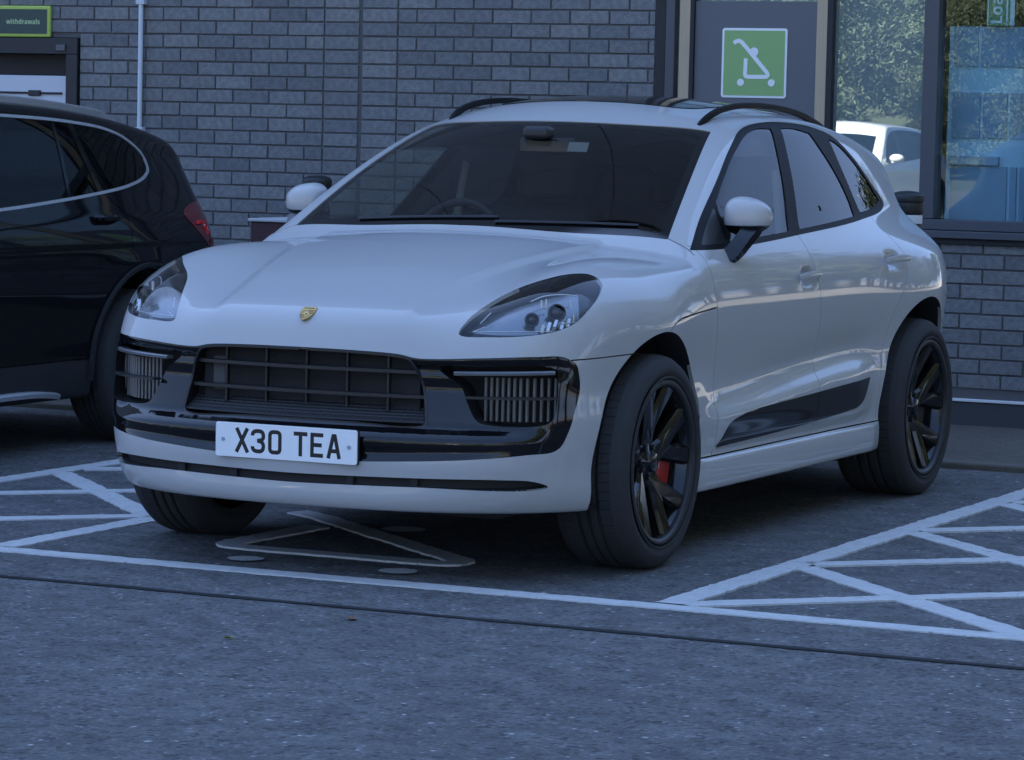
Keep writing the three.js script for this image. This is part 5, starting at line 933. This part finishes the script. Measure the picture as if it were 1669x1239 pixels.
  suvGeo.bars = []; for (let i = 0; i < 7; i++) { const z = 0.06 + i * 0.05; let a = 1.2, b = 2.4; for (let q = 0; q < 40; q++) { const m = (a + b) / 2; if (body2F(m, 0.66, z) < 0) a = m; else b = m; } suvGeo.bars.push(ext(a - 0.03, a - 0.008, 0.59, 0.735, z - 0.006, z + 0.006, 0.004)); }
  // doors, lower cladding
  const L = p => lineDist(polyline2(p, 8));
  const d2 = L([[0.03, 1.06], [0.0, 0.9], [-0.02, 0.7], [0.0, 0.40]]), d3 = L([[-1.12, 1.135], [-1.20, 1.08], [-1.255, 1.03], [-1.25, 0.92], [-1.20, 0.80]]), d1 = L([[0.80, 1.05], [0.83, 0.9], [0.82, 0.40]]), cl = L([[0.95, 0.402], [0.3, 0.400], [-0.3, 0.399], [-1.05, 0.404]]);
  for (const d of [d1, d2, d3, cl]) S = groove(S, (x, y, z) => z > 0.5 && y < 1.2 ? d(x, y) : 1, 0.0022);
  let low; [low, S] = cut(S, (x, y, z) => y - 0.40);
  suvGeo.body = both(panel(S, 0.012, offSeam)); suvGeo.low = both(panel(offset(low, -0.004), 0.012, offSeam)); suvGeo.shell = both(sheetGeo(offset(S, -0.014)));
  const ar = (ax, ay) => { const pts = []; for (let k = 0; k <= 24; k++) { const a = -0.12 + (Math.PI + 0.24) * k / 24, x = ax + Math.cos(a) * (AR + 0.018), y = Math.max(0.24, ay + Math.sin(a) * (AR + 0.018)); let lo = 0.3, hi = 1.1; for (let q = 0; q < 30; q++) { const m = (lo + hi) / 2; if (body2F(x, y, m) < 0) lo = m; else hi = m; } pts.push([x, y, lo - 0.004]); } return sweep(pts, [[-0.010, -0.022], [-0.010, 0.022], [0.006, 0.020], [0.009, 0], [0.006, -0.020]].map(([a, b]) => [-a, b]), [0, 0, 1]); };
  suvGeo.arch = A.map(a => ar(...a));
  suvGeo.well = A.map(([ax, ay]) => { const g = new THREE.CylinderGeometry(AR + 0.004, AR + 0.004, 0.44, 36, 1, true); g.rotateX(Math.PI / 2); g.translate(ax, ay, 0.62); const b = new THREE.CircleGeometry(AR, 36); b.translate(ax, ay, 0.42); const w = merge([g, b]), p = w.attributes.position; for (let k = 0; k < p.count; k++) p.setY(k, Math.max(p.getY(k), 0.24)), p.setZ(k, Math.min(p.getZ(k), 0.83)); return w; });
  suvGeo.wheel = wheelGeos(0.345, 0.225, 0.235, 0.035); suvGeo.A = A; suvGeo.AR = AR;
  const yAt = (x, z) => { let lo = 1.0, hi = 1.8; for (let q = 0; q < 40; q++) { const m = (lo + hi) / 2; if (body2F(x, m, z) < 0) lo = m; else hi = m; } return lo; };
  suvGeo.rail = sweep([0.42, 0.3, 0.0, -0.4, -0.8, -1.2, -1.48, -1.6].map((x, i, a) => [x, yAt(x, 0.60) + (i === 0 || i === a.length - 1 ? -0.01 : 0.020), 0.60 - 0.02 * sst(-0.8, -1.6, x)]), [[-0.010, -0.022], [-0.012, 0.004], [-0.006, 0.010], [0.006, 0.010], [0.012, 0.004], [0.010, -0.022]], [0, 1, 0]);
  const zAt = (x, y) => { let lo = 0.3, hi = 1.1; for (let q = 0; q < 40; q++) { const m = (lo + hi) / 2; if (body2F(x, y, m) < 0) lo = m; else hi = m; } return lo; };
  suvGeo.handles = [-1.07, 0.18].map(hx => sweep([0.11, 0.07, 0, -0.07, -0.11].map((d, i) => [hx + d, 1.003 + 0.02 * (hx < 0 ? 1 : 0), zAt(hx + d, 1.0) + (i === 0 || i === 4 ? -0.004 : 0.022)]), [[-0.008, -0.013], [0.006, -0.012], [0.008, 0.004], [0.003, 0.013], [-0.008, 0.013]].map(([a, b]) => [-a, b]), [0, 1, 0]));
  suvGeo.crease = sweep([0.9, 0.4, -0.2, -0.9, -1.4, -1.80].map(x => { const y = lerp(0.93, 1.045, sst(0.9, -1.9, x)); return [x, y, zAt(x, y) - 0.003]; }), [[-0.006, -0.006], [0.0055, 0.0], [-0.006, 0.006]].map(([a, b]) => [-a, b]), [0, 1, 0]);
  suvGeo.step = sweep([0.9, 0.5, 0, -0.45, -0.62, -0.72].map((x, i) => [x, 0.268 - (i > 3 ? 0.012 * (i - 3) : 0), 0.885 - (i > 3 ? 0.02 * (i - 3) : 0)]), [[-0.05, -0.014], [-0.05, 0.014], [0.012, 0.014], [0.020, 0.004], [0.014, -0.014]].map(([a, b]) => [-a, b]), [0, 1, 0]);
})();
function makeSuv(label, paint, full, group) {
  const g = thing('parked_car', label, 'car', group); const put = (nm, geo, mat) => mesh(nm, geo, mat, g), two = (nm, geo, mat) => { put(nm, geo, mat); put(nm, mirrorZ(geo), mat); };
  put('body', suvGeo.body, paint); put('lower_cladding', suvGeo.low, M.plastic); put('windscreen', suvGeo.screen, M.privacy); put('rear_window', suvGeo.rear, M.privacy); two('tail_lamp', suvGeo.tail, M.tailRed);
  put('inner_shell', suvGeo.shell, M.void); two('window_surround', suvGeo.chrome, full ? M.bright : M.gloss); for (const p of suvGeo.panes) two('side_window', p, M.privacy); for (const p of suvGeo.strips) two('window_pillar', p, M.gloss);
  for (const a of suvGeo.arch) two('arch_trim', a, M.plastic); for (const w of suvGeo.well) two('wheel_well', w, M.void);
  for (const s of [-1, 1]) for (const [x, y] of suvGeo.A) { if (full) makeWheel(g, suvGeo.wheel, x, 0.345, s * 0.785, s, 0.3, M.iron); else { const w = new THREE.Group(); w.name = 'wheel'; g.add(w); w.position.set(x, 0.345, s * 0.785); if (s > 0) w.rotation.y = Math.PI; mesh('tyre', suvGeo.wheel.sidewall, M.rubber, w); mesh('tread', suvGeo.wheel.tread, M.rubber, w); mesh('rim_lip', suvGeo.wheel.lip, M.alu, w); mesh('hub_cap', suvGeo.wheel.hub, M.alu, w); for (const q of suvGeo.wheel.spokes) mesh('spoke', q, M.alu, w); } }
  two('headlamp', suvGeo.lamp, M.lens); two('lamp_housing', suvGeo.lampBack, M.alu); two('grille', suvGeo.grille, M.plastic); put('bumper_opening', suvGeo.opening, M.plastic); for (const b of suvGeo.bars) two('grille_bar', b, M.alu);
  for (const s of [1, -1]) { const m = new THREE.SphereGeometry(1, 24, 14); m.scale(0.07, 0.06, 0.105); m.translate(0.62, 1.10, 0.955); const f = ext(0.59, 0.65, 1.03, 1.075, 0.83, 0.93, 0.015); put('door_mirror', s > 0 ? merge([m, f]) : mirrorZ(merge([m, f])), paint); }
  put('underbody', ext(-2.0, 2.0, 0.20, 0.30, -0.6, 0.6, 0.02), M.void);
  if (full) {
    two('roof_rail', suvGeo.rail, M.bright); for (const h of suvGeo.handles) two('door_handle', h, paint); two('side_step', suvGeo.step, M.bright);
    for (const s of [1, -1]) { const K = q => s > 0 ? q : mirrorZ(q); put('lamp_segment', K(ext(-1.965, -1.90, 0.980, 0.996, 0.850, 0.866, 0.003)), M.tailLit); put('lamp_segment', K((() => { const q = ext(-0.028, 0.028, -0.010, 0.010, -0.010, 0.010, 0.003); q.rotateZ(0.9); q.translate(-1.985, 0.952, 0.850); return q; })()), M.tailLit); }
    put('cabin_floor', ext(-1.8, 0.9, 0.32, 0.36, -0.75, 0.75, 0.02), M.void);
    for (const z of [-0.36, 0.36]) { const b = new RoundedBoxGeometry(0.16, 0.64, 0.48, 4, 0.07); b.rotateZ(0.24); b.translate(-0.30, 0.86, z); put('seat', b, M.leather); const h = new RoundedBoxGeometry(0.1, 0.2, 0.26, 4, 0.05); h.translate(-0.42, 1.26, z); put('headrest', h, M.leather); }
    const rb = new RoundedBoxGeometry(0.16, 0.6, 1.2, 4, 0.07); rb.rotateZ(0.25); rb.translate(-1.15, 0.86, 0); put('rear_seat', rb, M.leather);
  }
  return g;
}
const blackCar = makeSuv('black SUV with bright window surrounds parked left of the white car', M.blackPaint, true); blackCar.position.set(0, 0, Q.z0);
// ================================================================ the car park opposite, seen only as reflections in glass and paint
(() => {
  const white = phy({ color: C(0.72, 0.72, 0.71), roughness: 0.4, clearcoat: 1, clearcoatRoughness: 0.04 }), blue = phy({ color: C(0.06, 0.14, 0.33), roughness: 0.35, clearcoat: 1, clearcoatRoughness: 0.04 }), silver = phy({ color: C(0.35, 0.36, 0.37), roughness: 0.35, metalness: 0.5, clearcoat: 1 });
  for (const [lab, mat, x, z, r] of [['white hatchback across the lane, mirrored in the shop window', white, 23.5, 10.4, Math.PI], ['blue car across the lane, mirrored in the shop window', blue, 23.8, 13.2, Math.PI], ['silver car across the lane opposite the white SUV', silver, 23.6, 4.9, Math.PI], ['white car across the lane nearest the camera side', white, 23.4, -3.2, Math.PI], ['dark car across the lane to the right', M.blackPaint, 23.7, -9.0, Math.PI]]) { const c = makeSuv(lab, mat, false, 'cars parked across the lane'); c.position.set(x, 0, z); c.rotation.y = r; }
  // grass bank and trees
  const bank = new THREE.PlaneGeometry(140, 300, 40, 60); bank.rotateX(-Math.PI / 2); const p = bank.attributes.position; for (let i = 0; i < p.count; i++) { const x = p.getX(i); p.setXYZ(i, x + 120, -0.2 + 12 * sst(-70, 30, x) + 0.6 * n2(x * 0.06, p.getZ(i) * 0.06) * sst(-70, -50, x), p.getZ(i)); } bank.computeVertexNormals();
  struct('grass_bank', bank, std({ color: C(0.060, 0.075, 0.040), roughness: 1 }));
  const leafA = std({ color: C(0.095, 0.125, 0.062), roughness: 0.8, side: THREE.DoubleSide }), leafB = std({ color: C(0.125, 0.140, 0.078), roughness: 0.8, side: THREE.DoubleSide }), leafC = std({ color: C(0.075, 0.098, 0.056), roughness: 0.8, side: THREE.DoubleSide }), bark = std({ color: C(0.06, 0.048, 0.036), roughness: 0.95 });
  const kinds = [0, 1, 2].map(k => {
    const H = [7.5, 6.2, 8.5][k], trunk = [], limbs = []; const tp = [[0, 0, 0], [0.1, H * 0.25, 0.05], [0.02, H * 0.5, -0.05], [0.06, H * 0.82, 0.04]]; trunk.push(sweep(tp, [[-0.16, -0.16, u => 1 - 0.72 * u], [-0.16, 0.16], [0.16, 0.16], [0.16, -0.16]], [1, 0, 0]));
    const cl = []; for (let i = 0; i < 9; i++) { const a = i * 2.4 + k, h = H * (0.12 + 0.085 * i), l = H * (0.34 - 0.02 * i); const e = [Math.cos(a) * l, h + l * 0.45, Math.sin(a) * l]; trunk.push(sweep([[0.05, h, 0], [e[0] * 0.5, (h + e[1]) / 2 + 0.15, e[2] * 0.5], e], [[-0.05, -0.05, u => 1 - 0.7 * u], [-0.05, 0.05], [0.05, 0.05], [0.05, -0.05]], [0.3, 0, 1])); cl.push(e, [e[0] * 0.6, e[1] + 0.3, e[2] * 0.6]); } cl.push([0, H * 0.95, 0], [0.2, H * 0.82, 0.1]);
    const pos = []; for (const c of cl) for (let i = 0; i < 420; i++) { const u = rnd() * 2 - 1, a = rnd() * 6.283, r = H * 0.15 * Math.cbrt(rnd()) * (0.75 + 0.4 * rnd()), s = Math.sqrt(1 - u * u), c0 = [c[0] + r * s * Math.cos(a) * 1.15, c[1] + r * u * 0.8, c[2] + r * s * Math.sin(a) * 1.15], d1 = new THREE.Vector3(rnd() - 0.5, rnd() - 0.5, rnd() - 0.5).normalize().multiplyScalar(0.11 + 0.08 * rnd()), d2 = new THREE.Vector3(rnd() - 0.5, rnd() - 0.5, rnd() - 0.5).cross(d1).normalize().multiplyScalar(0.085); pos.push(c0[0] - d1.x, c0[1] - d1.y, c0[2] - d1.z, c0[0] + d2.x, c0[1] + d2.y, c0[2] + d2.z, c0[0] + d1.x, c0[1] + d1.y, c0[2] + d1.z); }
    const g = new THREE.BufferGeometry(); g.setAttribute('position', new THREE.Float32BufferAttribute(pos, 3)); g.computeVertexNormals(); return [merge(trunk), g, [leafA, leafB, leafC][k]];
  });
  const spots = []; let i = 0; for (let k = 0; k < 64; k++) { const u = k / 64; spots.push([66 + 46 * rnd(), -70 + 190 * u + 5 * rnd(), i++ % 3, 0.55 + 0.35 * rnd()]); } for (let k = 0; k < 90; k++) { const x = 56 + 62 * rnd(); spots.push([x, 0.464 * x - 12 + 24 * rnd(), i++ % 3, 0.32 + 0.40 * rnd()]); } const first = spots.length; for (let k = 0; k < 16; k++) spots.push([-30 + k * 2.7 + rnd(), -11.2 - 1.5 * rnd(), 2 - (k % 2) * 2, 1.20 + 0.25 * rnd()]);
  for (let k = 0; k < 18; k++) spots.push([-40 - 5 * rnd() + k * 0.3, -3 - k * 2.7 - rnd(), k % 3, 1.0 + 0.3 * rnd()]);
  spots.forEach(([x, z, k, s], n) => { const t = thing('tree', n < first ? 'small leafy tree on the grass bank far behind the camera' : 'dense tree standing beyond the right-hand edge of the car park', 'tree', n < first ? 'trees on the bank' : 'trees at the right-hand edge'); t.position.set(x, n < first ? -0.2 + 12 * sst(-70, 30, x - 120) - 0.3 : 0, z); t.scale.setScalar(s); t.rotation.y = n * 1.7; mesh('trunk', kinds[k][0], bark, t); mesh('crown', kinds[k][1], kinds[k][2], t); });
})();
renderer.render(scene, camera);
